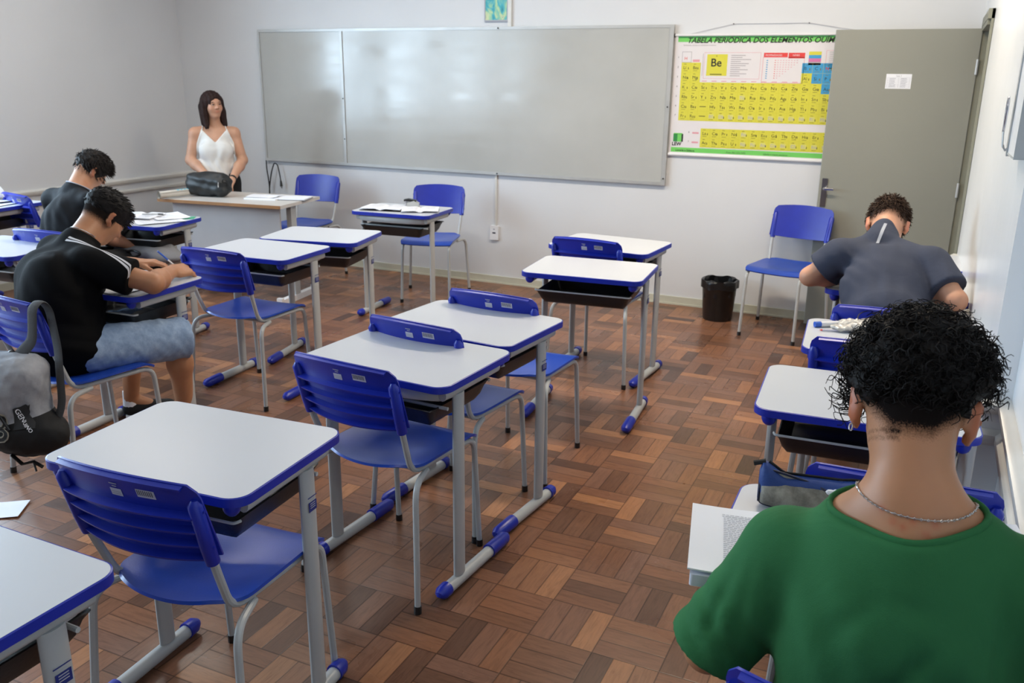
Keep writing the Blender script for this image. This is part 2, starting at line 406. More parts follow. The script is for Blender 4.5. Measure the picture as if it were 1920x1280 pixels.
# ceiling lamps
lm = None
def ceiling_lamp(x, y):
    t = empty('ceiling_lamp', (x, y, ZC))
    h = MB(); h.box((-.62, -.11, -.05), (.62, .11, 0)); h.build('housing', M['whiteplastic'], t, smooth=False)
    for s in (-.05, .05):
        h = MB(); h.tube([(-.6, s, -.072), (.6, s, -.072)], .013, 10); h.build('tube_bulb', M['lamp'], t)
    return t
lamps = ['lit twin tube lamp on the ceiling near the periodic table and door', 'lit twin tube lamp on the ceiling above the whiteboard centre', 'lit twin tube lamp on the ceiling above the teacher desk',
         'lit twin tube lamp on the ceiling over the green shirt student', 'lit twin tube lamp on the ceiling over the middle rear desks', 'lit twin tube lamp on the ceiling at the rear left corner']
p0 = None
for i, (x, y) in enumerate(((-.9, 4.5), (-3.1, 4.5), (-5.2, 4.5), (-.9, .6), (-3.1, .6), (-5.2, .6))):
    t = ceiling_lamp(x, y) if i == 0 else copy_tree(p0, None)
    if i == 0: p0 = t
    t.location = (x, y, ZC); tag(t, lamps[i], 'lamp', 'ceiling tube lamps')
    L = area('lamp_light', (x, y, ZC-.10), (0, 0, 0), 1.2, .2, (58, 26, 10, 2, 2, 2)[i], (1.0, .84, .64) if i == 0 else (1.0, .95, .88)); L.parent = None

# ---------------------------------------------------------------- whiteboard, conduits, poster, picture, notice board
W0, W1, WT, WB_ = -5.519, -1.775, 2.025, .899
t = empty('whiteboard', (W0, YB, WB_))
w, hgt = W1-W0, WT-WB_; SX = .885
b = MB(); b.box((.015, -.022, .015), (SX-.008, -.004, hgt-.015)); b.build('writing_panel', M['board'], t, smooth=False)
b = MB(); b.box((SX+.012, -.026, .015), (w-.02, -.004, hgt-.015)); b.build('writing_panel', M['board'], t, smooth=False)
def bar(a, c, nm='frame_bar'): q = MB(); q.box(a, c); q.build(nm, M['alu'], t, smooth=False)
bar((0, -.03, hgt-.02), (w, -.001, hgt)); bar((0, -.034, 0), (w, -.001, .022)); bar((0, -.03, .022), (.018, -.001, hgt-.02)); bar((w-.028, -.034, .022), (w, -.001, hgt-.02)); bar((SX-.01, -.034, .022), (SX+.014, -.001, hgt-.02))
for x, z in ((w-.014, .05), (w-.014, hgt*.5), (SX+.002, hgt*.5), (SX+.002, hgt*.2), (w*.63, .012), (w*.63, hgt-.01)):
    q = MB(); q.tube([(x, -.034, z), (x, -.037, z)], .006, 8); q.build('screw', M['black'], t)
tag(t, 'wide aluminium framed whiteboard with a narrow left section on the wall', 'whiteboard')
b = MB(); b.box((-3.085, YB-.018, WT+.001), (-3.055, YB-.001, ZC-.001)); tag(b.build('cable_duct', M['trim'], smooth=False), 'thin white cable duct running up from the whiteboard top edge beside the small picture', 'cable duct')
b = MB(); b.box((-3.188, YB-.014, .475), (-3.172, YB-.001, WB_-.001)); tag(b.build('cable_duct', M['trim'], smooth=False), 'thin white cable duct running down from the whiteboard to the power outlet', 'cable duct')
t = empty('power_outlet', (-3.19, YB-.001, .425))
b = MB(); b.prism(rrect(.075, .118, .008, 3), -.022, 0, 0, 'y'); 
b.build('cover_plate', M['whiteplastic'], t); 
b = MB(); b.prism(rrect(.03, .012, .004, 2), -.0235, -.0215, 0, 'y'); b.build('socket', M['ink'], t)
b = MB(); b.prism([(p[0], p[1]+.03) for p in rrect(.016, .010, .003, 2)], -.0235, -.0215, 0, 'y'); b.build('switch', M['inklight'], t)
tag(t, 'white wall power outlet below the middle of the whiteboard', 'power outlet')

# hanging cord with plug at the left end of the board
b = MB(); t = empty('wall_cable', (-5.50, YB-.03, .60))
pts = [(-.01, 0, .30), (0, -.005, .26), (.02, -.012, .12), (.03, -.014, -.02), (.012, -.012, .0)]
q = [(-.02, .005, .312), (-.012, -.006, .22), (.008, -.012, .12), (.012, -.012, .02), (.0, -.012, -.10), (-.008, -.014, -.20)]
b.tube(bend(q, .05), .0055, 8)
b.tube(bend([(-.002, -.014, -.12), (.014, -.016, .06), (.05, -.018, .20), (.09, -.018, .285), (.125, -.018, .27), (.145, -.018, .18), (.152, -.018, .12)], .06), .0055, 8); b.build('cord', M['black'], t)
b = MB(); b.tube([(.152, -.018, .125), (.155, -.018, .075)], [.009, .014], 10); b.tube([(.150, -.018, .078), (.152, -.018, .058)], .003, 6); b.tube([(.160, -.018, .078), (.162, -.018, .058)], .003, 6); b.build('plug', M['black'], t)
tag(t, 'black power cord looping over the left lower corner of the whiteboard', 'cord')

# small teal picture above the board (only its lower part is in the photo)
def pic_mat():
    m = NT('teal_print'); co = m.coord((3.2, 1, 2.2)); n = m.noise(3.0, 3, co, .5, 1.6)
    c = m.ramp(n, [(.28, srgb(30, 110, 120)), (.42, srgb(60, 170, 185)), (.52, srgb(150, 200, 160)), (.6, srgb(205, 212, 165)), (.72, srgb(80, 150, 165))])
    m.set(Base_Color=c, Roughness=.5); return m.mat
M['pic'] = pic_mat()
t = empty('framed_picture', (-3.185, YB, 2.075))
b = MB(); b.box((-.092, -.016, 0), (.092, -.004, .38)); b.build('print', M['pic'], t, smooth=False)
b = MB(); b.box((-.092, -.018, -.012), (.092, -.002, 0)); b.box((-.092, -.018, .38), (.092, -.002, .392)); b.box((-.10, -.018, -.012), (-.092, -.002, .392)); b.box((.092, -.018, -.012), (.10, -.002, .392)); b.build('frame', M['inklight'], t, smooth=False)
tag(t, 'small teal abstract picture hanging above the whiteboard', 'picture')

# periodic table
def flat(name, c, r=.55): return simple(name, srgb(*c), r, var=.015)
PM = [flat('poster_white', (216, 212, 214)), flat('poster_yellow', (206, 200, 62)), flat('poster_blue', (56, 150, 200)), flat('poster_green', (110, 196, 92)), flat('poster_dark_green', (40, 130, 60)),
      flat('poster_black', (26, 30, 26)), flat('poster_olive', (110, 108, 40)), M['red'], flat('poster_pink', (214, 150, 160)), flat('poster_grey', (165, 160, 165)), flat('poster_lightyellow', (204, 200, 110)), flat('poster_magenta', (200, 110, 160)), flat('poster_gridline', (196, 190, 50))]
PW, PH = 1.40, .815
t = empty('periodic_table_poster', (-1.765, YB, 1.135))
b = MB()
def rect(u0, v0, u1, v1, mi, lay=0): 
    y = -.012 - .0006*lay; b.add([(u0,y,v0),(u1,y,v0),(u1,y,v1),(u0,y,v1)], [(0,1,2,3)], mi)
def ptxt(s, u, v, size, mi, lay=2, **k): add_text(b, s, size, Matrix.Translation((u, -.012-.0006*lay, v)) @ Matrix.Rotation(R(90), 4, 'X'), mi, **k)
b.box((0, -.012, 0), (PW, -.010, PH), 0)
rect(.02, PH-.042, PW-.02, PH-.008, 3, 1); rect(.02, PH-.016, PW-.02, PH-.004, 4, 2)
ptxt('TABELA PERIÓDICA DOS ELEMENTOS QUÍMICOS', .085, PH-.048, .050, 5, 3, shear=.3, bold=.0011)
ptxt('Símbolos, números atômicos e massas', .06, PH-.068, .015, 9, 2)
rect(.015, .012, PW-.02, .045, 3, 1); ptxt('Livraria e Editora', .05, .018, .020, 5, 2, bold=.0004); ptxt('Fone (41) 222-3455', .42, .018, .017, 5, 2); ptxt('tabelas e mapas escolares', .68, .018, .016, 5, 2)
rows = {2: 'Li Be . . . . . . . . . . B C N O F Ne', 3: 'Na Mg . . . . . . . . . . Al Si P S Cl Ar', 4: 'K Ca Sc Ti V Cr Mn Fe Co Ni Cu Zn Ga Ge As Se Br Kr', 5: 'Rb Sr Y Zr Nb Mo Tc Ru Rh Pd Ag Cd In Sn Sb Te I Xe',
        6: 'Cs Ba ~ Hf Ta W Re Os Ir Pt Au Hg Tl Pb Bi Po At Rn', 7: 'Fr Ra ~ Rf Db Sg Bh Hs Mt Ds Rg Cn Nh Fl Mc Lv Ts Og'}
blue = set('B C N O F P S Cl As Se Br Te I At Si'.split()); noble = set('Ne Ar Kr Xe Rn Og'.split()); synth = set('Tc Rf Db Sg Bh Hs Mt Ds Rg Cn Nh Fl Mc Lv Ts Og Pm Np Pu Am Cm Bk Cf Es Fm Md No Lr'.split())
cw, chh, U0, V0 = .0690, .0665, .055, PH-.180
def cell(u, v, s):
    mi = 2 if s in blue else (11 if s in noble else 1)
    rect(u, v, u+cw, v+chh, mi, 1); rect(u, v, u+cw, v+.0012, 12, 2); rect(u+cw-.0014, v, u+cw, v+chh, 12, 2)
    if s == '~': rect(u+.012, v+.03, u+cw-.012, v+.036, 6, 2); return
    ptxt(s, u+.014, v+.022, .030, 9 if s in synth else (7 if s == 'N' else 5), 2); rect(u+.048, v+.020, u+.054, v+.034, 6, 2); rect(u+.016, v+.010, u+.046, v+.0125, 6, 2); rect(u+.018, v+.054, u+.036, v+.057, 6, 2)
    if s in synth: rect(u+.012, v+.018, u+.048, v+.048, 10, 1.5)
for r_, line in rows.items():
    v = V0 - (r_-1)*chh
    for c_, s in enumerate(line.split()):
        if s != '.': cell(U0+c_*cw, v, s)
    ptxt(str(r_), .026, v+.03, .018, 5, 2)
rect(U0, V0, U0+cw, V0+chh*1.1, 9, .5); rect(U0+.003, V0+.003, U0+cw-.003, V0+chh*1.1-.003, 0, 1); ptxt('H', U0+.018, V0+.018, .03, 7, 2); ptxt('1', .026, V0+.03, .018, 5, 2); rect(U0+cw+.01, V0+.004, U0+2*cw-.01, V0+.020, 8, 1)
for c_ in range(2, 12): rect(U0+c_*cw+.015, V0-2*chh+.006, U0+c_*cw+.05, V0-2*chh+.011, 8, 1)
for r_, line in enumerate(('La Ce Pr Nd Pm Sm Eu Gd Tb Dy Ho Er Tm Yb Lu', 'Ac Th Pa U Np Pu Am Cm Bk Cf Es Fm Md No Lr')):
    for c_, s in enumerate(line.split()): cell(.225+c_*cw, .118-r_*chh, s)
    ptxt('67'[r_], .137, .150-r_*chh, .017, 5, 2); rect(.165, .145-r_*chh, .212, .157-r_*chh, 8, 1)
def outline(u0, v0, u1, v1, mi, th=.002, lay=1):
    rect(u0, v0, u1, v0+th, mi, lay); rect(u0, v1-th, u1, v1, mi, lay); rect(u0, v0, u0+th, v1, mi, lay); rect(u1-th, v0, u1, v1, mi, lay)
outline(.215, PH-.288, .605, PH-.112, 8); rect(.235, PH-.268, .378, PH-.124, 1, 1); rect(.205, PH-.27, .208, PH-.12, 9, 1)
ptxt('Be', .262, PH-.205, .075, 5, 2, bold=.0012); rect(.262, PH-.262, .345, PH-.255, 6, 2); ptxt('4', .297, PH-.142, .016, 5, 2)
for i in range(11): rect(.402, PH-.134-.0135*i, .402+.06+random.random()*.12, PH-.129-.0135*i, 9, 1)
rect(.624, PH-.142, .782, PH-.114, 7, 1); rect(.788, PH-.15, .895, PH-.114, 7, 1); outline(.620, PH-.312, .895, PH-.142, 8, .003)
ptxt('PROPRIEDADES', .635, PH-.135, .016, 0, 2); ptxt('NÍVEIS', .815, PH-.135, .016, 0, 2)
for i in range(9):
    for j in range(9):
        if i + j < 10: rect(.70+.018*j, PH-.165-.0145*i, .708+.018*j, PH-.161-.0145*i, 8 if j else 7, 1)
    rect(.645, PH-.167-.0145*i, .655, PH-.161-.0145*i, 2, 1)
rect(.920, PH-.128, 1.0, PH-.106, 1, 1); rect(.920, PH-.150, 1.0, PH-.128, 2, 1); rect(.920, PH-.172, 1.0, PH-.150, 11, 1); rect(.920, PH-.192, 1.0, PH-.172, 9, 1)
for i in range(9): rect(1.05, PH-.112-.0125*i, 1.12+random.random()*.1, PH-.108-.0125*i, 9, 1)
outline(1.03, PH-.215, 1.28, PH-.098, 8)
rect(.028, .085, .058, .140, 4, 1); rect(.058, .085, .088, .140, 3, 1); rect(.088, .085, .100, .140, 5, 1); rect(.030, .138, .094, .146, 3, 1)
ptxt('LEW', .020, .058, .034, 5, 2, bold=.0012)
b.build('printed_sheet', PM, t, smooth=False)
for nm, z, r_ in (('top_rod', PH+.004, .009), ('bottom_rod', -.006, .012)):
    q = MB(); q.tube([(-.004, -.014, z), (PW+.02, -.014, z)], r_, 10); q.build(nm, M['whiteplastic'], t)
q = MB(); q.tube([(-.008, -.014, PH+.004), (-.002, -.014, PH+.004)], .012, 10); q.build('rod_cap', M['black'], t)
q = MB(); q.tube([(.10, -.012, PH+.01), (.40, -.008, PH+.075), (.90, -.008, PH+.075), (1.30, -.012, PH+.01)], .0015, 5); q.build('hanging_string', M['inklight'], t)
for x in (.40, .90):
    q = MB(); q.tube([(x, 0, PH+.075), (x, -.012, PH+.075)], .004, 8); q.build('nail', M['ink'], t)
tag(t, 'yellow and blue periodic table poster hanging between the whiteboard and the door', 'poster')

# notice on the door leaf
t = empty('door_notice', (-.265, DY1-.0385, 1.66))
b = MB(); b.box((-.075, -.0012, -.045), (.075, 0, .045)); b.build('sheet', M['paper'], t, smooth=False)
b = MB()
def nt(s, x, z, sz, al='LEFT'): add_text(b, s, sz, Matrix.Translation((x, -.0018, z)) @ Matrix.Rotation(R(90), 4, 'X'), 0, align=al)
nt('Sala 2', 0, .028, .014, 'CENTER')
for x in (-.066, 0, .066): b.box((x-.0005, -.0018, -.038), (x+.0005, -.0014, .022))
for i in range(7): b.box((-.066, -.0018, -.038+.01*i), (.066, -.0014, -.0372+.01*i))
for i in range(6):
    for x in (-.055, .012): b.box((x, -.0019, -.034+.01*i), (x+.03+.01*random.random(), -.0015, -.031+.01*i))
b.build('printed_table', M['inklight'], t, smooth=False)
tag(t, 'small white room notice taped on the grey door', 'notice')

# framed panel and carabiner high on the right wall
t = empty('notice_board', (xr(3.09), 3.09, 1.46), R(1.2))
b = MB(); b.box((-.034, -.115, 0), (-.004, .095, .95)); b.build('board_body', M['whiteplastic'], t, smooth=False)
b = MB(); b.box((-.038, .095, -.012), (-.004, .125, .95)); b.box((-.036, -.115, -.006), (-.004, .095, 0)); b.box((-.036, -.121, -.006), (-.004, -.115, .956)); b.box((-.036, -.115, .95), (-.004, .095, .956)); b.build('metal_edge', M['metal'], t, smooth=False)
tag(t, 'white wall board with grey metal edges high on the right wall', 'notice board')
t = empty('carabiner', (xr(3.20)-.055, 3.20, 1.55))
b = MB(); L = [(.0, .022*math.cos(a) , .045 + .03*math.sin(a)) for a in [R(x) for x in range(-20, 201, 20)]] + [(0, -.012, -.01), (0, 0, -.03), (0, .012, -.01)]
L.append(L[0]); b.tube(L, .0035, 8); b.build('snap_hook', M['chrome'], t)
b = MB(); b.tube([(0, 0, -.028), (.004, 0, -.075)], .006, 8, r2=.003); b.tube([(.004, -.0, -.07), (.012, 0, -.085), (.045, -.02, -.06)], .004, 8); b.build('strap', M['alu'], t)
tag(t, 'silver carabiner hook hanging beside the wall board', 'carabiner')

# waste bin
t = empty('waste_bin', (-1.262, 6.19, 0))
b = MB(); b.lathe([(.098, 0), (.104, .01), (.122, .27), (.128, .275), (.128, .288), (.118, .288), (.116, .27), (.098, .02)], 36, capt=True); b.build('bin_body', M['black'], t, ang=50)
b = MB()
def bagf(u, v):
    a = 2*PI*u; r_ = .132 + .004*math.sin(9*a) if v < .5 else .112 + .006*math.sin(7*a)
    z = .235 + .06*min(1, v/.4) + .005*math.sin(5*a+2) if v < .5 else .292 - .12*(v-.5)*2 + .008*math.sin(6*a)
    return (r_*math.cos(a), r_*math.sin(a), z)
b.grid(bagf, 48, 8); b.build('bin_bag', simple('black_bin_bag', srgb(20, 20, 22), .3, bump=.5, bscale=30), t, ang=80)
tag(t, 'small round black waste bin with bag liner on the floor by the wall', 'waste bin')
# ---------------------------------------------------------------- student desk
CHN = ('leg',)
def make_desk(rev=False):
    t = empty('student_desk'); CH[t.name] = []
    b = MB(); b.prism(rrect(.594, .444, .046, 8), .742, .7602); b.build('tabletop', M['white'], t, ang=40)
    b = MB(); o = rrect(.602, .452, .050, 8); i_ = rrect(.594, .444, .046, 8); n = len(o)
    prof = [(i_, .7600), (o, .7585), (o, .737), (i_, .735)]
    vs = [(x, y, z) for P_, z in prof for x, y in P_]
    fs = [(k*n+j, (k+1)*n+j, (k+1)*n+(j+1) % n, k*n+(j+1) % n) for k in range(3) for j in range(n)] + [(3*n+j, j, (j+1) % n, 3*n+(j+1) % n) for j in range(n)]
    b.add(vs, fs); b.build('edge_band', M['blue'], t, ang=40)
    if True:   # corner hooks on the student's side
        for s in (-1, 1):
            b = MB(); b.sphere((s*.255, -.195, .728), (.022, .020, .026), 14); b.tube([(s*.255, -.195, .738), (s*.255, -.195, .712)], [.022, .012], 12); b.build('bag_hook', M['blue'], t)
    # top frame: side beams and the bowed rear beam
    for s in (-1, 1):
        b = MB(); b.tube([(s*.262, -.165, .716), (s*.262, .175, .716)], .019, 12, r2=.015); b.build('side_beam', M['metal'], t)
    b = MB(); b.tube(bend([(-.262, .10, .712), (-.255, .165, .712), (-.16, .196, .712), (0, .206, .712), (.16, .196, .712), (.255, .165, .712), (.262, .10, .712)], .04, 3), .021, 10, r2=.012, up=(0, 0, 1)); b.build('rear_beam', M['metal'], t)
    # book tray
    b = MB()
    def trf(u, v, zt=.662, zb=.598):
        x = -.228 + .456*u; y = -.165 + .36*v
        ex = max(0, (abs(x)-.205)/.023); ey = max(0, (-.130-y)/.035, (y-.150)/.045)
        e = min(1, max(ex, ey)); return (x, y, zb + (zt-zb)*e)
    b.shell(trf, 30, 24, .004); b.build('book_tray', M['black'], t, ang=50)
    b = MB(); b.tube(bend([(-.24, -.15, .664), (-.235, -.168, .664), (.235, -.168, .664), (.24, -.15, .664)], .02, 3), .004, 6); b.build('tray_rail', M['metal'], t)
    b = MB(); b.tube([(-.26, .14, .66), (.26, .14, .66)], .006, 8); b.build('tray_rail', M['metal'], t)
    for s in (-1, 1):
        b = MB(); b.tube([(s*.264, .085, .045), (s*.264, .085, .702)], .029, 20, r2=.0145, up=(0, 1, 0)); lg = b.build('leg', M['metal'], t)
        CH.setdefault(lg.name, [])
        if s > 0:
            b = MB(); b.box((.2787, .068, .585), (.2795, .102, .612)); b.box((.2787, .066, .624), (.2795, .104, .6262)); b.build('label', M['label'], lg, smooth=False)
            b = MB(); 
            for z_ in (.594, .600, .606): b.box((.2795, .074, z_), (.2799, .096, z_+.002))
            b.box((.2787, .074, .617), (.2793, .094, .6185)); b.build('label_text', M['inklight'], lg, smooth=False)
        b = MB(); b.tube([(s*.264, -.215, .024), (s*.264, .190, .024)], .021, 16, r2=.021); ft = b.build('foot_bar', M['metal'], t)
        CH.setdefault(ft.name, [])
        b = MB(); b.tube([(s*.264, -.245, .018), (s*.264, -.240, .023), (s*.264, -.225, .026), (s*.264, -.115, .0265)], [.008, .017, .0245, .0255], 16); b.build('foot_cap', M['blue'], ft)
        b = MB(); b.tube([(s*.264, .162, .0265), (s*.264, .195, .026), (s*.264, .208, .023), (s*.264, .212, .018)], [.0255, .0245, .017, .008], 16); b.build('foot_cap', M['blue'], ft)
    return t
def make_chair():
    t = empty('student_chair'); CH[t.name] = []
    # seat
    b = MB()
    def seat(u, v):
        a = 2*u-1; y = -.205 + .405*v
        # outline: rear edge bowed back, corners rounded
        hw = .198 * (1 - .10*max(0, (.25-v)/.25)**2) ; r_ = 1.0
        if v < .18: r_ = math.sqrt(max(0, 1-((.18-v)/.18)**2*.42))
        if v > .92: r_ = math.sqrt(max(0, 1-((v-.92)/.08)**2*.10))
        x = a*hw*r_
        if v < .5: y = y - .016*(1-a*a)*(1-v/.5) + .01*abs(a)**3*(1-v/.5)
        z = .463 - .016*math.exp(-((a/.62)**2+((v-.42)/.33)**2)) + .006*abs(a)**3 + (-.022*((v-.86)/.14)**2 if v > .86 else 0) + (.006*((.15-v)/.15)**2 if v < .15 else 0)
        return (x, y, z)
    b.shell(seat, 22, 24, .009); b.build('seat', M['seatblue'], t, ang=55)
    # frame tubes
    r0 = .0105
    for s in (-1, 1):
        b = MB(); P_ = bend([(s*.186, .222, .010), (s*.178, .196, .442), (s*.172, -.165, .446), (s*.186, -.222, .60), (s*.191, -.268, .765)], .055, 6)
        b.tube(P_, r0, 10); fl = b.build('leg', M['metal'], t); CH.setdefault(fl.name, [])
        b = MB(); b.tube([(s*.1862, .2225, 0), (s*.1858, .2215, .026)], .0130, 10); b.build('foot_tip', M['black'], fl)
        b = MB(); P_ = bend([(s*.245, -.245, .010), (s*.222, -.212, .432), (s*.178, -.09, .430)], .065, 7)
        b.tube(P_, r0, 10); rl = b.build('leg', M['metal'], t); CH.setdefault(rl.name, [])
        b = MB(); b.tube([(s*.2452, -.2455, 0), (s*.2445, -.244, .026)], .0130, 10); b.build('foot_tip', M['black'], rl)
    for y in (-.12, .13):
        b = MB(); b.tube([(-.172, y, .440), (.172, y, .440)], .009, 8); b.build('cross_bar', M['metal'], t)
    # backrest: shell, rim, ribs, side sleeves
    b = MB()
    def bk(x, h, off=0.0):  # x in metres, h 0..1 up the back
        a = x/.2; y = -.214 - .062*h - .034*(1-a*a); z = .628 + .197*h + .014*(1-a*a)*h - .010*(1-a*a)*(1-h)
        return (x, y - off, z)
    def fs(u, v):
        a = 2*u-1; x = .206*a
        if v > .80: x *= (1-.10*((v-.80)/.20)**3)
        p = bk(x, v); return p
    b.shell(fs, 24, 12, .005)
    def rib(h, d, th=.0055, w=.186):
        def f(u, v):
            x = w*(2*u-1); p = bk(x, h, .001 + d*v); return (p[0], p[1], p[2] - .35*d*v)
        b.shell(f, 24, 2, th)
    rib(.975, .014, .006, .178)
    for h in (.615, .42, .225): rib(h, .022)
    rib(.02, .020)
    for s in (-1, 1):
        b.tube([(s*.1865, -.226, .612), (s*.1885, -.240, .66), (s*.1925, -.270, .775), (s*.1925, -.270, .788)], [.0170, .0180, .0165, .008], 14)
        b.tube([(s*.198, -.240, .66), (s*.2085, -.240, .66)], .004, 6); b.tube([(s*.2, -.262, .76), (s*.211, -.262, .76)], .004, 6)
    bo = b.build('backrest', M['blue'], t, ang=50); CH.setdefault(bo.name, [])
    def stick(x0, x1, h0, h1, name, mats, lines):
        q = MB()
        def f(u, v): return bk(x0+(x1-x0)*u, h0+(h1-h0)*v, .0036)
        q.grid(f, 6, 2)
        for (u0, u1, v0, v1) in lines:
            def g(u, v): return bk(x0+(x1-x0)*(u0+(u1-u0)*u), h0+(h1-h0)*(v0+(v1-v0)*v), .0042)
            q.grid(g, 4, 1, 1)
        q.build(name, mats, bo, smooth=False)
    stick(-.016, .016, .70, .79, 'sticker', [M['sticker'], M['inklight']], [(.1, .9, .2, .34), (.1, .9, .5, .62), (.3, .7, 1.25, 1.4), (.1, .8, 1.6, 1.75)])
    stick(.058, .104, .74, .84, 'sticker', [M['sticker'], M['ink']], [(.06+.11*i, .06+.11*i+.05, .25, .9) for i in range(8)])
    return t
desk0 = make_desk(); chair0 = make_chair()
used = {'d': 0, 'c': 0}
def put(kind, x, y, rz, label, group):
    proto = desk0 if kind == 'd' else chair0
    o = proto if not used[kind] else copy_tree(proto)
    used[kind] = 1
    o.location = (x, y, 0); o.rotation_euler = (0, 0, R(rz))
    return tag(o, label, 'desk' if kind == 'd' else 'chair', group)
GD, GC = 'white topped student desks with blue edges', 'blue plastic student chairs'
D = [(-1.608, 1.539, 4.2, 'empty white desk in the foreground, largest one fully in view'),
     (-1.605, .810, -0.5, 'white desk cut off by the lower left corner of the photo'),
     (-1.533, 2.420, 176.5, 'empty white desk touching the desk in front of it, second in the middle row'),
     (-1.532, 2.899, -5.4, 'empty white desk with faint scuff marks, third in the middle row'),
     (-1.465, 4.045, 5.3, 'empty white desk in the middle of the room, left of the aisle to the bin'),
     (-1.601, 4.728, -3.8, 'empty white desk nearest the whiteboard in the middle row'),
     (-3.209, 3.663, 3.1, 'empty white desk with a ribbed blue chair behind it in the left row'),
     (-3.201, 4.172, 12.0, 'empty turned white desk in front of the teacher desk, no chair at it'),
     (-3.325, 5.265, 184.5, 'white desk holding two open notebooks and a hole puncher by the whiteboard'),
     (-3.262, 2.760, 3.4, 'white desk under the writing arm of the student in the striped black shirt'),
     (-4.530, 4.064, 8.8, 'white desk with loose papers and a green card beside the dark haired student'),
     (-6.035, 4.075, 5.0, 'white desk with papers at the far left edge near the wall'),
     (-4.475, 3.075, 4.0, 'empty white desk half hidden behind the back of the black shirt student'),
     (-.070, 4.345, 0.5, 'white desk the grey shirt student leans his forearms on'),
     (-.050, 5.065, 0.0, 'white desk corner seen past the grey shirt student by the door'),
     (-.050, 3.370, 4.0, 'white desk with a blue tipped marker and crumpled wrappers'),
     (-.089, 2.692, 3.4, 'empty white desk beyond the curly head, right row'),
     (-.000, 1.735, 1.0, 'white desk of the green shirt student with the pencil case on it')]
for x, y, a, l in D: put('d', x, y, a, l, GD)
C = [(-1.550, 1.520, 3.0, 'ribbed blue chair tucked under the large foreground desk'),
     (-1.537, 2.375, -5.0, 'ribbed blue chair at the second middle desk, behind the foreground desk'),
     (-1.575, 2.860, -6.0, 'blue chair wedged between two touching middle desks'),
     (-1.530, 3.370, -3.0, 'blue chair beyond the scuffed desk with its bright seat showing on the right'),
     (-1.626, 4.700, -2.5, 'blue chair tucked under the middle row desk nearest the whiteboard'),
     (-3.185, 3.530, 1.0, 'ribbed blue chair pulled out in the left row, legs fully visible'),
     (-3.410, 5.800, 196.6, 'blue chair facing the room behind the desk with the hole puncher'),
     (-.805, 6.010, 168.0, 'blue chair against the wall between the bin and the door'),
     (-4.690, 5.880, 188.0, 'blue chair behind the right end of the teacher desk'),
     (-3.150, 2.440, -8.0, 'blue chair of the student in the striped black shirt, backpack strap over it'),
     (-4.410, 3.500, 6.0, 'blue chair under the dark haired student at the left'),
     (-5.780, 4.420, -12.0, 'blue chair at the far left near the wall, only its back showing'),
     (-.075, 3.850, 0.0, 'blue chair of the student in the grey shirt'),
     (-.095, 3.345, 0.5, 'blue chair at the desk with the marker, partly behind the curly hair'),
     (.025, 2.270, 2.0, 'blue chair beyond the pencil case, on both sides of the neck'),
     (.068, 1.405, -10.0, 'blue chair under the green shirt student, a corner at the bottom of the photo')]
for x, y, a, l in C: put('c', x, y, a, l, GC)

# ---------------------------------------------------------------- teacher desk
TA = math.atan2(5.008-4.873, -4.198+5.226)
t = empty('teacher_desk', (-5.226, 4.873, 0), TA); TDW, TDD = 1.037, .56
b = MB(); b.box((-.02, 0, .728), (TDW+.0, TDD, .752)); b.build('tabletop', M['tdesk'], t, smooth=False)
b = MB(); b.box((-.02, -.006, .729), (TDW-.004, 0, .751)); b.build('edge_strip', M['wood_edge'], t, smooth=False)
b = MB(); b.box((.05, .075, .26), (TDW-.06, .093, .728)); b.build('modesty_panel', M['panel'], t, smooth=False)
for x in (.045, TDW-.06):
    b = MB(); b.box((x-.02, .20, .03), (x+.02, .27, .728)); b.build('leg', M['metal'], t, smooth=False)
    b = MB(); b.box((x-.022, .02, 0), (x+.022, .50, .045)); b.box((x-.022, .0, 0), (x+.022, .03, .06)); b.box((x-.022, .49, 0), (x+.022, .52, .06)); b.build('foot_bar', M['whiteplastic'], t, smooth=False)
tag(t, 'grey teacher desk with brown front edge where the woman stands', 'desk')
TM = Matrix.Translation((-5.226, 4.873, 0)) @ Matrix.Rotation(TA, 4, 'Z')
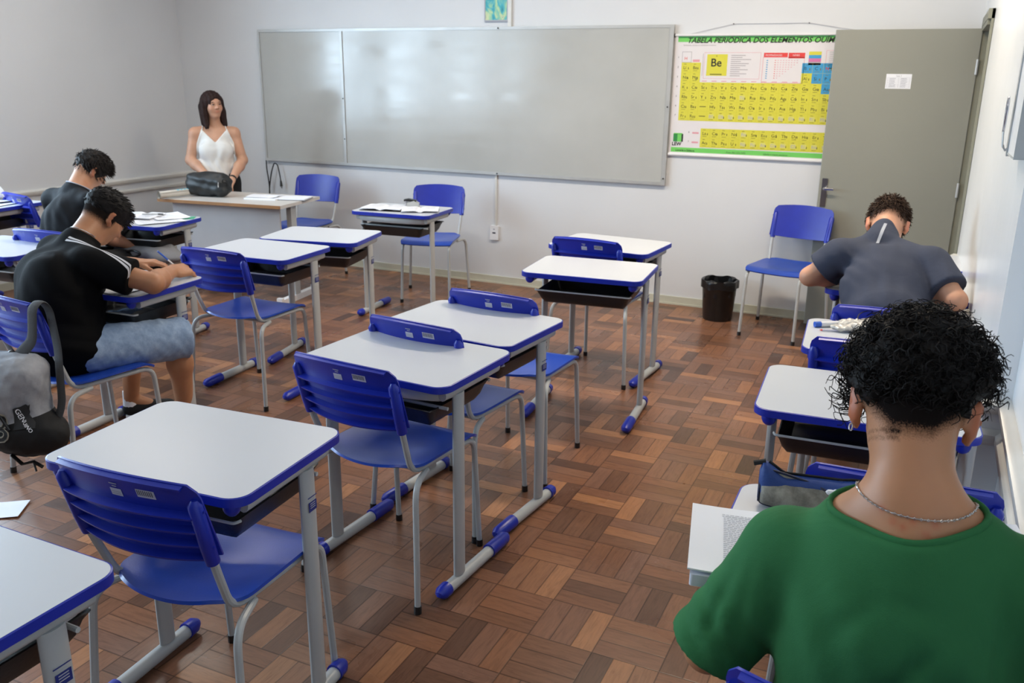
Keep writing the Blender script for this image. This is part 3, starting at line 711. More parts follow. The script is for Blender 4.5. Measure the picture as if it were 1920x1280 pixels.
# ---------------------------------------------------------------- bodies: smooth distance fields meshed by surface nets
def V(*a): return np.array(a, dtype=float)
def unit(v): v = np.asarray(v, float); return v/np.linalg.norm(v)
def smin(a, b, k):
    h = np.clip(.5 + .5*(b-a)/k, 0, 1); return b*(1-h) + a*h - k*h*(1-h)
class Field:
    def __init__(s, lo, hi, h=.006):
        s.lo = np.array(lo, float); s.h = h; s.n = np.ceil((np.array(hi, float)-s.lo)/h).astype(int)+1
        s.F = np.full(tuple(s.n), .5, np.float32)
    def region(s, lo, hi):
        a = np.clip(np.floor((np.array(lo)-s.lo)/s.h).astype(int), 0, s.n-1); b = np.clip(np.ceil((np.array(hi)-s.lo)/s.h).astype(int)+1, 1, s.n)
        if np.any(b <= a): return None, None
        g = np.meshgrid(*[s.lo[i] + s.h*np.arange(a[i], b[i]) for i in range(3)], indexing='ij')
        return tuple(slice(a[i], b[i]) for i in range(3)), np.stack(g, -1)
    def put(s, fn, lo, hi, k=.02, op='add'):
        m = 3*s.h + k
        sl, P = s.region(np.minimum(lo, hi)-m, np.maximum(lo, hi)+m)
        if sl is None: return
        d = fn(P).astype(np.float32); G = s.F[sl]
        if op == 'add': s.F[sl] = smin(G, d, k)
        elif op == 'sub': s.F[sl] = -smin(-G, d, k)
        elif op == 'and': s.F[sl] = -smin(-G, -d, k)
    # primitives
    def cone(s, a, b, ra, rb, k=.02, op='add', flat=None):
        """tapered capsule; flat=(axis, factor) squashes it along a direction"""
        a = np.array(a, float); b = np.array(b, float); r = max(ra, rb)
        def fn(P):
            Q = P
            if flat is not None:
                n = unit(flat[0]); c = (a+b)/2; w = (P-c)@n; Q = P + w[..., None]*n*(flat[1]-1)
            pa = Q-a; ba = b-a; t = np.clip((pa@ba)/(ba@ba), 0, 1)
            t = t
            d = np.linalg.norm(pa - t[..., None]*ba, axis=-1) - (ra + (rb-ra)*t)
            return d / (flat[1] if flat is not None and flat[1] > 1 else 1)
        s.put(fn, np.minimum(a, b)-r, np.maximum(a, b)+r, k, op)
    def ell(s, c, r, Rm=None, k=.02, op='add'):
        c = np.array(c, float); r = np.array(r, float); Rm = np.eye(3) if Rm is None else np.array(Rm)
        def fn(P):
            q = (P-c)@Rm; k0 = np.linalg.norm(q/r, axis=-1); k1 = np.linalg.norm(q/(r*r), axis=-1)+1e-9
            return k0*(k0-1)/k1
        m = r.max(); s.put(fn, c-m, c+m, k, op)
    def box(s, c, hs, Rm=None, rr=.01, k=.01, op='add'):
        c = np.array(c, float); hs = np.array(hs, float); Rm = np.eye(3) if Rm is None else np.array(Rm)
        def fn(P):
            q = np.abs((P-c)@Rm) - (hs-rr); return np.linalg.norm(np.maximum(q, 0), axis=-1) + np.minimum(q.max(-1), 0) - rr
        m = np.linalg.norm(hs); s.put(fn, c-m, c+m, k, op)
    def plane(s, p, n, k=.004, lo=None, hi=None):
        """keep the side against n"""
        p = np.array(p, float); n = unit(n)
        lo = s.lo if lo is None else np.array(lo, float); hi = s.lo + s.h*s.n if hi is None else np.array(hi, float)
        sl, P = s.region(lo, hi); d = ((P-p)@n).astype(np.float32); s.F[sl] = -smin(-s.F[sl], -d, k)
    def warp(s, fn, band=.05):
        idx = np.argwhere(np.abs(s.F) < band); P = s.lo + idx*s.h
        s.F[tuple(idx.T)] += fn(P).astype(np.float32)
    def like(s, g=0.0):
        G = Field.__new__(Field); G.lo = s.lo; G.h = s.h; G.n = s.n; G.F = s.F - g if g is not None else np.full(tuple(s.n), .5, np.float32); return G
    def keep(s, o, k=.006): s.F = -smin(-s.F, -o.F, k)
    def sleeve(s, a, b, ra, rb, k=.02, over=0.0):
        """cone whose far end is cut flat at b"""
        a = np.array(a, float); b = np.array(b, float); d = unit(b-a); r = max(ra, rb)
        def fn(P):
            pa = P-a; ba = b-a; t = np.clip((pa@ba)/(ba@ba), 0, 1.6)
            return np.maximum(np.linalg.norm(pa - t[..., None]*ba, axis=-1) - (ra + (rb-ra)*t), (P-b)@d)
        s.put(fn, np.minimum(a, b)-r, np.maximum(a, b)+r, k)
    def crease(s, a, b, w, d):
        a = np.array(a, float); b = np.array(b, float); m = 3*w
        sl, P = s.region(np.minimum(a, b)-m, np.maximum(a, b)+m); pa = P-a; ba = b-a; tt = (pa@ba)/(ba@ba); t = np.clip(tt, 0, 1)
        r = np.linalg.norm(pa-t[..., None]*ba, axis=-1); s.F[sl] += (d*np.exp(-(r/w)**2)*np.sin(np.clip(tt, 0, 1)*PI)**.5).astype(np.float32)
    def ring(s, c, n, off=0.0, k=48, rmax=.2):
        """closed loop where the surface meets the plane (c, n)"""
        n = unit(n); u = unit(np.cross(n, (0, 1, .01))); w = np.cross(n, u); out = []
        for i in range(k):
            d = u*math.cos(2*PI*i/k)+w*math.sin(2*PI*i/k); r = .02
            while r < rmax and s.sample(np.array(c)+d*r) < off: r += .002
            out.append(np.array(c)+d*r)
        for _ in range(2): out = [(out[i-1]+2*out[i]+out[(i+1) % k])/4 for i in range(k)]
        return out
    def sample(s, p):
        q = (np.array(p)-s.lo)/s.h; i = np.clip(np.floor(q).astype(int), 0, s.n-2); f = q-i; v = 0
        for dx in (0, 1):
            for dy in (0, 1):
                for dz in (0, 1):
                    v += s.F[i[0]+dx, i[1]+dy, i[2]+dz]*(f[0] if dx else 1-f[0])*(f[1] if dy else 1-f[1])*(f[2] if dz else 1-f[2])
        return v
    def grad(s, p):
        e = s.h; p = np.array(p, float)
        return np.array([s.sample(p+np.eye(3)[i]*e)-s.sample(p-np.eye(3)[i]*e) for i in range(3)])/(2*e)
    def project(s, p, off=0.0):
        p = np.array(p, float)
        for _ in range(12):
            g = s.grad(p); L = g@g
            if L < 1e-6: break
            p = p - (s.sample(p)-off)*g/L*.8
        return p
    def mesh(s):
        F = s.F; S = F < 0
        a = S[:-1,:-1,:-1]; cnt = np.zeros(a.shape, np.int8)
        cs = [(i, j, k) for i in (0,1) for j in (0,1) for k in (0,1)]
        n = F.shape
        for (i, j, k) in cs: cnt += S[i:n[0]-1+i, j:n[1]-1+j, k:n[2]-1+k]
        act = np.argwhere((cnt > 0) & (cnt < 8)); N = len(act)
        vid = -np.ones(a.shape, np.int64); vid[tuple(act.T)] = np.arange(N)
        val = {c: F[act[:,0]+c[0], act[:,1]+c[1], act[:,2]+c[2]] for c in cs}
        acc = np.zeros((N, 3)); w = np.zeros(N)
        for c in cs:
            for ax in range(3):
                if c[ax]: continue
                d = list(c); d[ax] = 1; d = tuple(d); va, vb = val[c], val[d]; m = (va < 0) != (vb < 0)
                t = np.where(m, va/np.where(m, va-vb, 1), 0); p = np.tile(np.array(c, float), (N, 1)); p[:, ax] += t
                acc[m] += p[m]; w[m] += 1
        v = s.lo + (act + acc/w[:, None])*s.h
        quads = []
        for ax in range(3):
            o1, o2 = [(1,2),(2,0),(0,1)][ax]
            sh = [slice(None)]*3; sh2 = [slice(None)]*3; sh[ax] = slice(0, -1); sh2[ax] = slice(1, None)
            A = S[tuple(sh)]; B = S[tuple(sh2)]
            e = np.argwhere(A != B); sgn = A[tuple(e.T)]
            ok = (e[:, o1] > 0) & (e[:, o2] > 0) & (e[:, o1] < n[o1]-1) & (e[:, o2] < n[o2]-1); e = e[ok]; sgn = sgn[ok]
            def g(d1, d2): q = e.copy(); q[:, o1] += d1; q[:, o2] += d2; return vid[tuple(q.T)]
            q = np.stack([g(-1,-1), g(0,-1), g(0,0), g(-1,0)], 1); q[~sgn] = q[~sgn][:, ::-1]; quads.append(q)
        f = np.concatenate(quads); f = f[(f >= 0).all(1)]
        # light smoothing keeps the grid from showing
        for _ in range(2):
            acc = np.zeros_like(v); c = np.zeros(len(v))
            for i in range(4):
                np.add.at(acc, f[:, i], v[f[:, (i+1) % 4]]); np.add.at(acc, f[:, i], v[f[:, (i+3) % 4]]); np.add.at(c, f[:, i], 2)
            v = v + .5*(acc/np.maximum(c, 1)[:, None]-v)
        return v, f
    def build(s, name, mats, parent, org, attrs=None, matfn=None):
        v, f = s.mesh(); me = bpy.data.meshes.new(name)
        w = v - np.array(org); me.vertices.add(len(w)); me.vertices.foreach_set('co', w.astype(np.float32).ravel())
        me.loops.add(len(f)*4); me.loops.foreach_set('vertex_index', f.astype(np.int32).ravel())
        me.polygons.add(len(f)); me.polygons.foreach_set('loop_start', np.arange(0, len(f)*4, 4, dtype=np.int32)); me.polygons.foreach_set('loop_total', np.full(len(f), 4, np.int32))
        me.update(calc_edges=True); me.validate()
        for m in (mats if isinstance(mats, (list, tuple)) else [mats]): me.materials.append(m)
        me.polygons.foreach_set('use_smooth', np.ones(len(me.polygons), bool))
        if matfn is not None and len(me.polygons) == len(f): me.polygons.foreach_set('material_index', matfn(v[f].mean(1)).astype(np.int32))
        for k, fn in (attrs or {}).items():
            at = me.attributes.new(k, 'FLOAT', 'POINT'); at.data.foreach_set('value', fn(v).astype(np.float32))
        o = bpy.data.objects.new(name, me); COL.objects.link(o); o.parent = parent; CH.setdefault(parent.name, []).append(o)
        return o

def frame(fwd, up=(0, 0, 1)):
    """columns: right, forward, up"""
    f = unit(fwd); r = unit(np.cross(f, up)); u = np.cross(r, f); return np.stack([r, f, u], 1)
def head_frame(yaw, pitch, roll=0.0):
    """yaw ccw from +Y, pitch down positive"""
    y, p, r = R(yaw), R(pitch), R(roll)
    Ry = np.array([[math.cos(y), -math.sin(y), 0], [math.sin(y), math.cos(y), 0], [0, 0, 1]])
    Rx = np.array([[1, 0, 0], [0, math.cos(p), math.sin(p)], [0, -math.sin(p), math.cos(p)]])
    Rr = np.array([[math.cos(r), 0, math.sin(r)], [0, 1, 0], [-math.sin(r), 0, math.cos(r)]])
    return Ry @ Rx @ Rr
def add_head(F, c, H, s=1.0, neck=None, neck_r=.056, fem=False):
    W = lambda x, y, z: np.array(c) + H @ (np.array([x, y, z])*s)
    F.ell(W(0, -.012, .028), np.array([.076, .097, .086])*s, H, .02)
    F.ell(W(0, .030, -.035), np.array([.060 if fem else .063, .064, .078])*s, H, .03)
    F.ell(W(0, .052, -.094), np.array([.030, .030, .022])*s, H, .02)
    F.ell(W(0, .070, .022), np.array([.052, .022, .024])*s, H, .02)
    for q in (-1, 1):
        F.ell(W(q*.037, .058, -.030), np.array([.026, .026, .026])*s, H, .02)
        F.ell(W(q*.032, .094, .002), np.array([.017, .014, .011])*s, H, .008, 'sub')
        F.ell(W(q*.031, .078, .001), np.array([.0135, .0130, .0120])*s, H, .003)
        # ear: disc with a rim and a hollow
        E = H @ head_frame(q*-38, 0, q*8)
        F.ell(W(q*.086, -.012, -.008), np.array([.0085, .020, .033])*s, E, .006)
        F.ell(W(q*.080, .002, -.036), np.array([.0075, .010, .014])*s, E, .006)
        F.ell(W(q*.094, -.002, -.006), np.array([.0060, .011, .020])*s, E, .004, 'sub')
    F.cone(W(0, .086, .008), W(0, .108, -.026), .008*s, .0115*s, .010)
    for q in (-1, 1): F.ell(W(q*.012, .100, -.030), np.array([.009, .010, .008])*s, H, .006)
    F.ell(W(0, .086, -.054), np.array([.022, .012, .006])*s, H, .006); F.ell(W(0, .084, -.064), np.array([.019, .012, .006])*s, H, .005)
    if neck is not None:
        F.cone(neck, W(0, -.028, -.045), neck_r, neck_r*.98, .03)
        F.cone(np.array(neck)+H@np.array([0, .03, 0])*s, W(0, .01, -.06), neck_r*.85, neck_r*.8, .03)
def add_hand(F, wrist, fdir, back, side, s=1.0, curl=(35, 35, 35, 35), thumb=35, spread=4, fist=False):
    """fdir: towards the fingers, back: normal of the back of the hand, side: +1 thumb on the (fdir x back) side"""
    f = unit(fdir); n = np.array(back, float); n = unit(n - f*(n@f)); t = np.cross(f, n)*side; w = np.array(wrist, float)
    B = np.stack([t, f, n], 1)
    F.cone(w, w+f*.03*s, .024*s, .028*s, .012, flat=(n, 1.35))
    F.box(w+f*.058*s, np.array([.040, .043, .0135])*s, B, .012*s, .012)
    L = [.078, .086, .080, .064]; ends = []
    for i in range(4):
        o = (.030 - .0200*i)*s; d = unit(f + t*math.tan(R(spread*(1.5-i)))); p = w + f*(.096 - (.006 if i == 3 else 0))*s + t*o
        seg = [.48, .30, .22]; ang = 0; rr = [.0092, .0084, .0078, .0068]
        for j in range(3):
            ang += curl[i]*(1.0 if j else .7); a = R(ang); dd = d*math.cos(a) - n*math.sin(a); q = p + dd*L[i]*seg[j]*s
            F.cone(p, q, rr[j]*s, rr[j+1]*s, .004); p = q
        ends.append(p)
    p = w + f*.022*s + t*.028*s; a = R(thumb)
    for j, l in enumerate((.038, .032, .026)):
        d = unit(f*math.cos(a) + t*math.sin(a)*(.9) - n*(.25+.25*j)); q = p + d*l*s; F.cone(p, q, (.0125-.0012*j)*s, (.0113-.0014*j)*s, .006); p = q; a -= R(16)
    ends.append(p); return ends
def arm(F, sh, el, wr, s=1.0, k=.02):
    F.cone(sh, el, .047*s, .037*s, k); F.cone(el, np.array(el)*.68+np.array(wr)*.32, .038*s, .040*s, k); F.cone(np.array(el)*.68+np.array(wr)*.32, wr, .039*s, .026*s, k)
def leg(F, hp, kn, an, toe, s=1.0, k=.03):
    F.cone(hp, kn, .080*s, .055*s, k); m = np.array(kn)*.7+np.array(an)*.3; F.cone(kn, m, .052*s, .054*s, k); F.cone(m, an, .053*s, .034*s, k); F.cone(an, toe, .034*s, .026*s, .015)

def skin_mat(name, col, dark=None):
    m = NT(name); co = m.coord(); base = m.ramp(m.noise(14, 3, co), [(.3, tuple(c*.92 for c in col[:3])+(1,)), (.7, tuple(min(1, c*1.06) for c in col[:3])+(1,))])
    red = m.noise(120, 2, co)
    if dark is not None:
        at = m.node('ShaderNodeAttribute'); at.attribute_name = 'hair'
        h = m.math('ADD', at.outputs['Fac'], m.math('MULTIPLY', m.math('SUBTRACT', m.noise(420, 2, co), .5), .55))
        f = m.ramp(h, [(.12, (0,0,0,1)), (.62, (1,1,1,1))]); base = m.mix(f, base, dark); m.set(Roughness=m.math('ADD', .46, m.math('MULTIPLY', f, .4)), Specular_IOR_Level=m.math('SUBTRACT', .38, m.math('MULTIPLY', f, .33)))
    at2 = m.node('ShaderNodeAttribute'); at2.attribute_name = 'blush'
    base = m.mix(at2.outputs['Fac'], base, tuple(c*k for c, k in zip(col[:3], (.95, .55, .5)))+(1,))
    m.set(Base_Color=base, Subsurface_Weight=.10, Subsurface_Scale=.02)
    m.bump(m.noise(260, 2, co), .08, .001); return m.mat
def cloth_mat(name, col, rough=.85, sheen=.15, var=.05, scale=700):
    m = NT(name); co = m.coord(); c = m.ramp(m.noise(9, 3, co), [(.3, tuple(x*(1-var) for x in col[:3])+(1,)), (.7, tuple(min(1, x*(1+var)) for x in col[:3])+(1,))])
    m.set(Base_Color=c, Roughness=rough, Specular_IOR_Level=.14, Sheen_Weight=sheen*.3)
    h = m.math('ADD', m.math('MULTIPLY', m.noise(scale, 2, co), .12), m.math('MULTIPLY', m.noise(7, 3, co, .55, 1.2), 1.0))
    m.bump(h, .35, .012); return m.mat
def folds(dirs, amp):
    """a field warp of soft creases: list of (centre, direction, wavelength, width, amplitude)"""
    def fn(P):
        d = 0
        for (c, dr, wl, wd, am) in dirs:
            q = P-np.array(c); s_ = q@unit(dr); r2 = (q**2).sum(-1); ph = s_*2*PI/wl + 1.5*np.sin(q[:, 2]*11+q[:, 0]*7)
            d = d + am*np.sin(ph)*np.exp(-r2/(wd*wd))
        return d*amp
    return fn
def eyes(parent, org, c, H, s=1.0, iris=srgb(70, 50, 40)):
    m1 = simple('eye_white', srgb(215, 210, 205), .2, var=.01); m2 = simple('iris', iris, .2, var=.05)
    for q in (-1, 1):
        p = np.array(c)+H@(np.array([q*.031, .0835, .002])*s)-np.array(org); b = MB(); b.sphere(p, .0085*s, 14)
        g = p + H@(np.array([0.0, .0068, .0])*s); b.sphere(g, .0052*s, 10, 1); b.build('eye', [m1, m2], parent)
HAIRM = {}
def hair_mat(name, col, rough=.45):
    m = NT(name); co = m.coord(); c = m.ramp(m.noise(90, 3, co), [(.3, tuple(x*.6 for x in col[:3])+(1,)), (.75, tuple(x*1.5 for x in col[:3])+(1,))])
    m.set(Base_Color=c, Roughness=max(rough, .62), Specular_IOR_Level=.18); return m.mat
def strands(b, pts_dirs, r, n=3):
    for P_ in pts_dirs: b.tube(P_, r, n, cap=False)

def person(name, org, label, rz=0):
    t = empty(name, org); tag(t, label, 'person'); CH[t.name] = []; return t
# ---------------------------------------------------------------- people
def torso(F, hip, c7, sL, sR, fwd, g=0.0, hipw=.155, dep=.105, chest_w=.150, k=.05, belly=.12):
    hip, c7, sL, sR = map(lambda a: np.array(a, float), (hip, c7, sL, sR)); f = unit(fwd); r = unit(sR-sL); mid = (sL+sR)/2
    sp = unit(mid-hip); f = unit(f - sp*(f@sp)); r2 = np.cross(f, sp); B = np.stack([r2, f, sp], 1)
    F.ell(hip, np.array([hipw+g, dep+.012+g, .105+g]), B, .02)
    w = hip*.62+mid*.38 + f*.005; F.ell(w, np.array([hipw*.86+g, belly-.01+g, .15+g]), B, k)
    ch = hip*.30+mid*.70 - f*.004; F.ell(ch, np.array([chest_w+g, dep+g, .17+g]), B, k)
    F.cone(sL, sR, .056+g, .056+g, k)
    for s_ in (sL, sR): F.cone(c7-np.array([0, 0, .015]), s_, .046+g, .050+g, .04)
    return B
def nz(P, f, ph=0.0): return np.sin(P[:, 0]*f+ph)*np.cos(P[:, 1]*f*1.13+ph*2)*np.sin(P[:, 2]*f*.9+ph*3)

skin_tan = skin_mat('warm_tan_skin', srgb(176, 124, 92), srgb(38, 30, 27)); skin_pale = skin_mat('light_skin', srgb(192, 148, 122), srgb(40, 30, 26))

# --- student in the green shirt (seen from behind, closest to the camera)
def green_student():
    org = V(.045, 1.42, 0); t = person('person', org, 'person with curly dark hair and faded nape in a green t-shirt, seen from behind')
    c = V(.026, 1.50, 1.160); H = head_frame(0, 30, 0); c7 = V(.050, 1.375, 1.005)
    sL, sR = V(-.138, 1.425, .893), V(.208, 1.425, .922); eL, eR = V(-.252, 1.40, .675), V(.232, 1.45, .70); wL, wR = V(-.165, 1.585, .800), V(.10, 1.59, .800)
    hip = V(.04, 1.45, .560)
    F = Field((-.36, 1.18, 0.0), (.36, 2.06, 1.36), .006)
    torso(F, hip, c7, sL, sR, (0, 1, 0)); add_head(F, c, H, 1.04, c7+V(0, .01, -.02), .056)
    F.cone(c7+V(0, .005, -.02), c+H@V(0, -.040, -.02), .052, .052, .03)
    for q in (-1, 1): F.cone(c7+V(q*.03, .02, .03), c7+V(q*.085, .035, -.02), .042, .046, .04)
    arm(F, sL, eL, wL, 1.1); arm(F, sR, eR, wR, 1.1)
    add_hand(F, wL, (.55, .8, -.03), (0, 0, 1), 1, 1.0, (30, 35, 35, 40)); add_hand(F, wR, (-.5, .85, -.03), (0, 0, 1), -1, 1.0, (30, 35, 35, 40))
    for q in (-1, 1): leg(F, hip+V(q*.085, .03, -.02), V(.04+q*.12, 1.85, .50), V(.04+q*.11, 1.80, .09), V(.04+q*.12, 1.92, .04))
    def hair(v):
        q = (v-c)@H; ax_ = np.abs(q[:, 0]); a = np.clip((q[:, 2]+.074-.95*np.maximum(0, ax_-.028))/.050, 0, 1)*(np.clip((.030-q[:, 1])/.02, 0, 1)); a *= (ax_ < .0775+.03*(q[:, 2] > .03))
        for zc in (-.058, -.069): a = a + .30*np.exp(-((q[:, 2]-zc)/.0042)**2)*(q[:, 0] > -.062)*(q[:, 0] < -.016)*(q[:, 1] < 0)
        return a*(np.linalg.norm(q, axis=1) < .17)
    def blush(v):
        q = (v-c)@H; e = np.clip((np.abs(q[:, 0])-.078)/.008, 0, 1)*(np.linalg.norm(q, axis=1) < .13)*.75
        nb = sum(np.exp(-((v-F_p)**2).sum(1)/(.006**2))*.8 for F_p in spots); return np.clip(e+nb, 0, 1)
    spots = [F.project(V(x, y, z)) for x, y, z in ((.01, 1.31, 1.04), (.03, 1.31, 1.035), (.07, 1.31, 1.03), (-.01, 1.33, 1.05), (.085, 1.31, 1.05), (.045, 1.31, 1.05))]
    body = F.build('body', skin_mat('tan_skin_with_faded_nape', srgb(180, 128, 94), srgb(24, 19, 18)), t, org, {'hair': hair, 'blush': blush})
    # shaved lines on the left of the nape
    # green t-shirt
    G = F.like(.007)
    G.ell((.045, 1.375, .76), (.178, .120, .27), None, .05); G.ell((.045, 1.40, .60), (.18, .15, .14), None, .04)
    cL, cR = sL+(eL-sL)*1.0, sR+(eR-sR)*1.0
    G.sleeve(sL, cL, .066, .078, .035); G.sleeve(sR, cR, .066, .072, .035)
    G.warp(folds([((-.05, 1.30, .80), (.95, 0, .25), .095, .14, .003), ((.15, 1.30, .74), (.75, 0, .66), .11, .17, .004), ((-.25, 1.36, .76), (.8, .2, .5), .055, .09, .004)], 1.0), .08)
    G.crease((-.150, 1.335, .985), (-.135, 1.290, .72), .009, .012); G.crease((-.185, 1.35, .93), (-.20, 1.32, .70), .010, .009); G.crease((-.215, 1.37, .90), (-.25, 1.34, .72), .011, .008)
    G.crease((.120, 1.30, .90), (.01, 1.24, .72), .016, .010); G.crease((.165, 1.31, .88), (.09, 1.25, .70), .013, .007); G.crease((.185, 1.34, .98), (.19, 1.30, .74), .010, .009); G.crease((.02, 1.29, .93), (-.08, 1.26, .80), .018, .006)
    Rg = F.like(None); torso(Rg, hip, c7, sL, sR, (0, 1, 0), .045); Rg.ell((.045, 1.39, .70), (.21, .17, .28), None, .02); Rg.sleeve(sL, cL, .12, .12, .01); Rg.sleeve(sR, cR, .12, .12, .01)
    cn, nn = V(.048, 1.40, 1.026), unit(V(-.13, -.17, 1)); Rg.plane(cn, nn, .002); Rg.plane((0, 0, .47), (0, 0, -1), .003)
    G.keep(Rg, .004)
    gm = cloth_mat('green_jersey', srgb(48, 106, 64), .8, .04)
    G.build('t_shirt', gm, t, org)
    b = MB(); P_ = [tuple(p-nn*.002-org) for p in F.ring(cn, nn, .0045)]; P_.append(P_[0])
    b.tube(P_, .0095, 8, r2=.0055, cap=False, up=tuple(nn)); b.build('collar', gm, t, ang=80)
    # jeans
    J = Field((-.36, 1.18, .05), (.36, 2.0, .72), .010)
    J.ell(hip+V(0, 0, -.02), (.175, .135, .10), None, .02)
    for q in (-1, 1): J.cone(hip+V(q*.085, .03, -.02), V(.04+q*.12, 1.85, .50), .095, .075, .03); J.cone(V(.04+q*.12, 1.85, .50), V(.04+q*.11, 1.80, .12), .072, .060, .03)
    J.build('jeans', cloth_mat('dark_denim', srgb(30, 36, 56), .8), t, org)
    for q in (-1, 1):
        S = Field(V(.04+q*.115-.07, 1.70, -.01), V(.04+q*.115+.07, 2.06, .14), .006); S.cone(V(.04+q*.11, 1.80, .06), V(.04+q*.12, 1.98, .045), .046, .040, .02); S.plane((0, 0, .006), (0, 0, -1)); S.build('shoe', M['black'], t, org)
    # hair: bumpy volume plus curls
    hm = hair_mat('black_brown_curls', srgb(20, 16, 15), .38)
    K = Field(c-.19, c+.21, .005)
    K.ell(c+H@V(0, -.008, .056), (.108, .120, .104), H, .01)
    K.plane(c+H@V(0, -.09, -.004), H@V(0, -.30, -.95), .012)
    for q in (-1, 1): K.ell(c+H@V(q*.105, -.01, -.01), (.030, .040, .050), H, .010, 'sub'); K.plane(c+H@V(0, .06, .04), H@V(0, .5, -.85), .012)
    K.warp(lambda P: .0065*nz(P, 130)+.007*nz(P, 80, 1.3)+.005*nz(P, 220, .4))
    b = MB(); v, f = K.mesh(); b.add([tuple(x) for x in (v-org)], [tuple(int(j) for j in q) for q in f])
    n = 0; r3 = np.random.default_rng(3)
    while n < 2300:
        d = unit(r3.normal(size=3)); loc = V(0, -.008, .056) + d*V(.104, .116, .100)*(.93+.09*r3.random())
        if loc[2] < .004 + (.05 if loc[1] > .05 else 0): continue
        if abs(loc[0]) > .07 and loc[2] < .038 and loc[1] < .04: continue
        n += 1; root = c + H@loc; out = H@unit(d*V(1/.104, 1/.116, 1/.100))
        edge = loc[2] < .05
        ax = unit(out*(.30+.35*r3.random()) + V(0, 0, -1)*(.45 if edge else .12) + r3.normal(size=3)*.55)
        u = unit(np.cross(ax, r3.normal(size=3))); w = np.cross(ax, u); Ln = .016+.024*r3.random(); hr = .006+.007*r3.random(); tn = 1.0+1.3*r3.random(); ph = r3.random()*6.28
        pts = []
        for i in range(13):
            s_ = i/12; a = ph + tn*2*PI*s_; rr_ = hr*min(1, s_*3)*(1-.25*s_); pts.append(tuple(root + ax*Ln*s_ + (u*math.cos(a)+w*math.sin(a))*rr_ - V(0, 0, 1)*.008*s_*s_ - org))
        r0 = .0006+.0013*r3.random(); b.tube(pts, [r0*(1-.6*(i/12)**2) for i in range(13)], 3, cap=False)
    # loose curls at the left temple
    for i in range(46):
        loc = V(-.080-.012*r3.random(), .035+.035*r3.random(), .010+.05*r3.random()); root = c+H@loc; ax = unit(V(-.7, .1, -.75)+r3.normal(size=3)*.3); u = unit(np.cross(ax, r3.normal(size=3))); w = np.cross(ax, u); ph = r3.random()*6.28; Ln = .035+.03*r3.random(); pts = []
        for j in range(15):
            s_ = j/14; a = ph+2*PI*1.6*s_; pts.append(tuple(root+ax*Ln*s_+(u*math.cos(a)+w*math.sin(a))*.011*min(1, s_*3)-org))
        b.tube(pts, [.0014*(1-.5*s/14) for s in range(15)], 4, cap=False)
    b.build('hair', hm, t, ang=180)
    # earring and silver chain
    b = MB(); p = c+H@V(-.090, -.006, -.050)-org
    b.tube([tuple(p+V(.0025*math.cos(a), .004*math.sin(a), .0048*math.sin(a)+.001)) for a in [2*PI*i/14 for i in range(15)]], .0014, 6, cap=False); b.build('earring', M['silver'], t)
    b = MB(); P_ = []
    for i in range(61):
        a = PI*(1.0+i/60) ; p = V(.045+.085*math.cos(a), 1.425+.09*math.sin(a), 1.042 + .004*math.cos(a)**2); p = F.project(p, .0022); P_.append(p-org)
    for i in range(60):
        m_ = (P_[i]+P_[i+1])/2; d = unit(P_[i+1]-P_[i]); sd = unit(np.cross(d, V(.2, .3, 1) if i % 2 else V(0, 1, .1)))*.0019
        b.tube([tuple(m_-d*.0021), tuple(m_+sd), tuple(m_+d*.0021), tuple(m_-sd), tuple(m_-d*.0021)], .0008, 5, cap=False)
    b.build('neck_chain', M['silver'], t)
    return F, G
GF, GG = green_student()

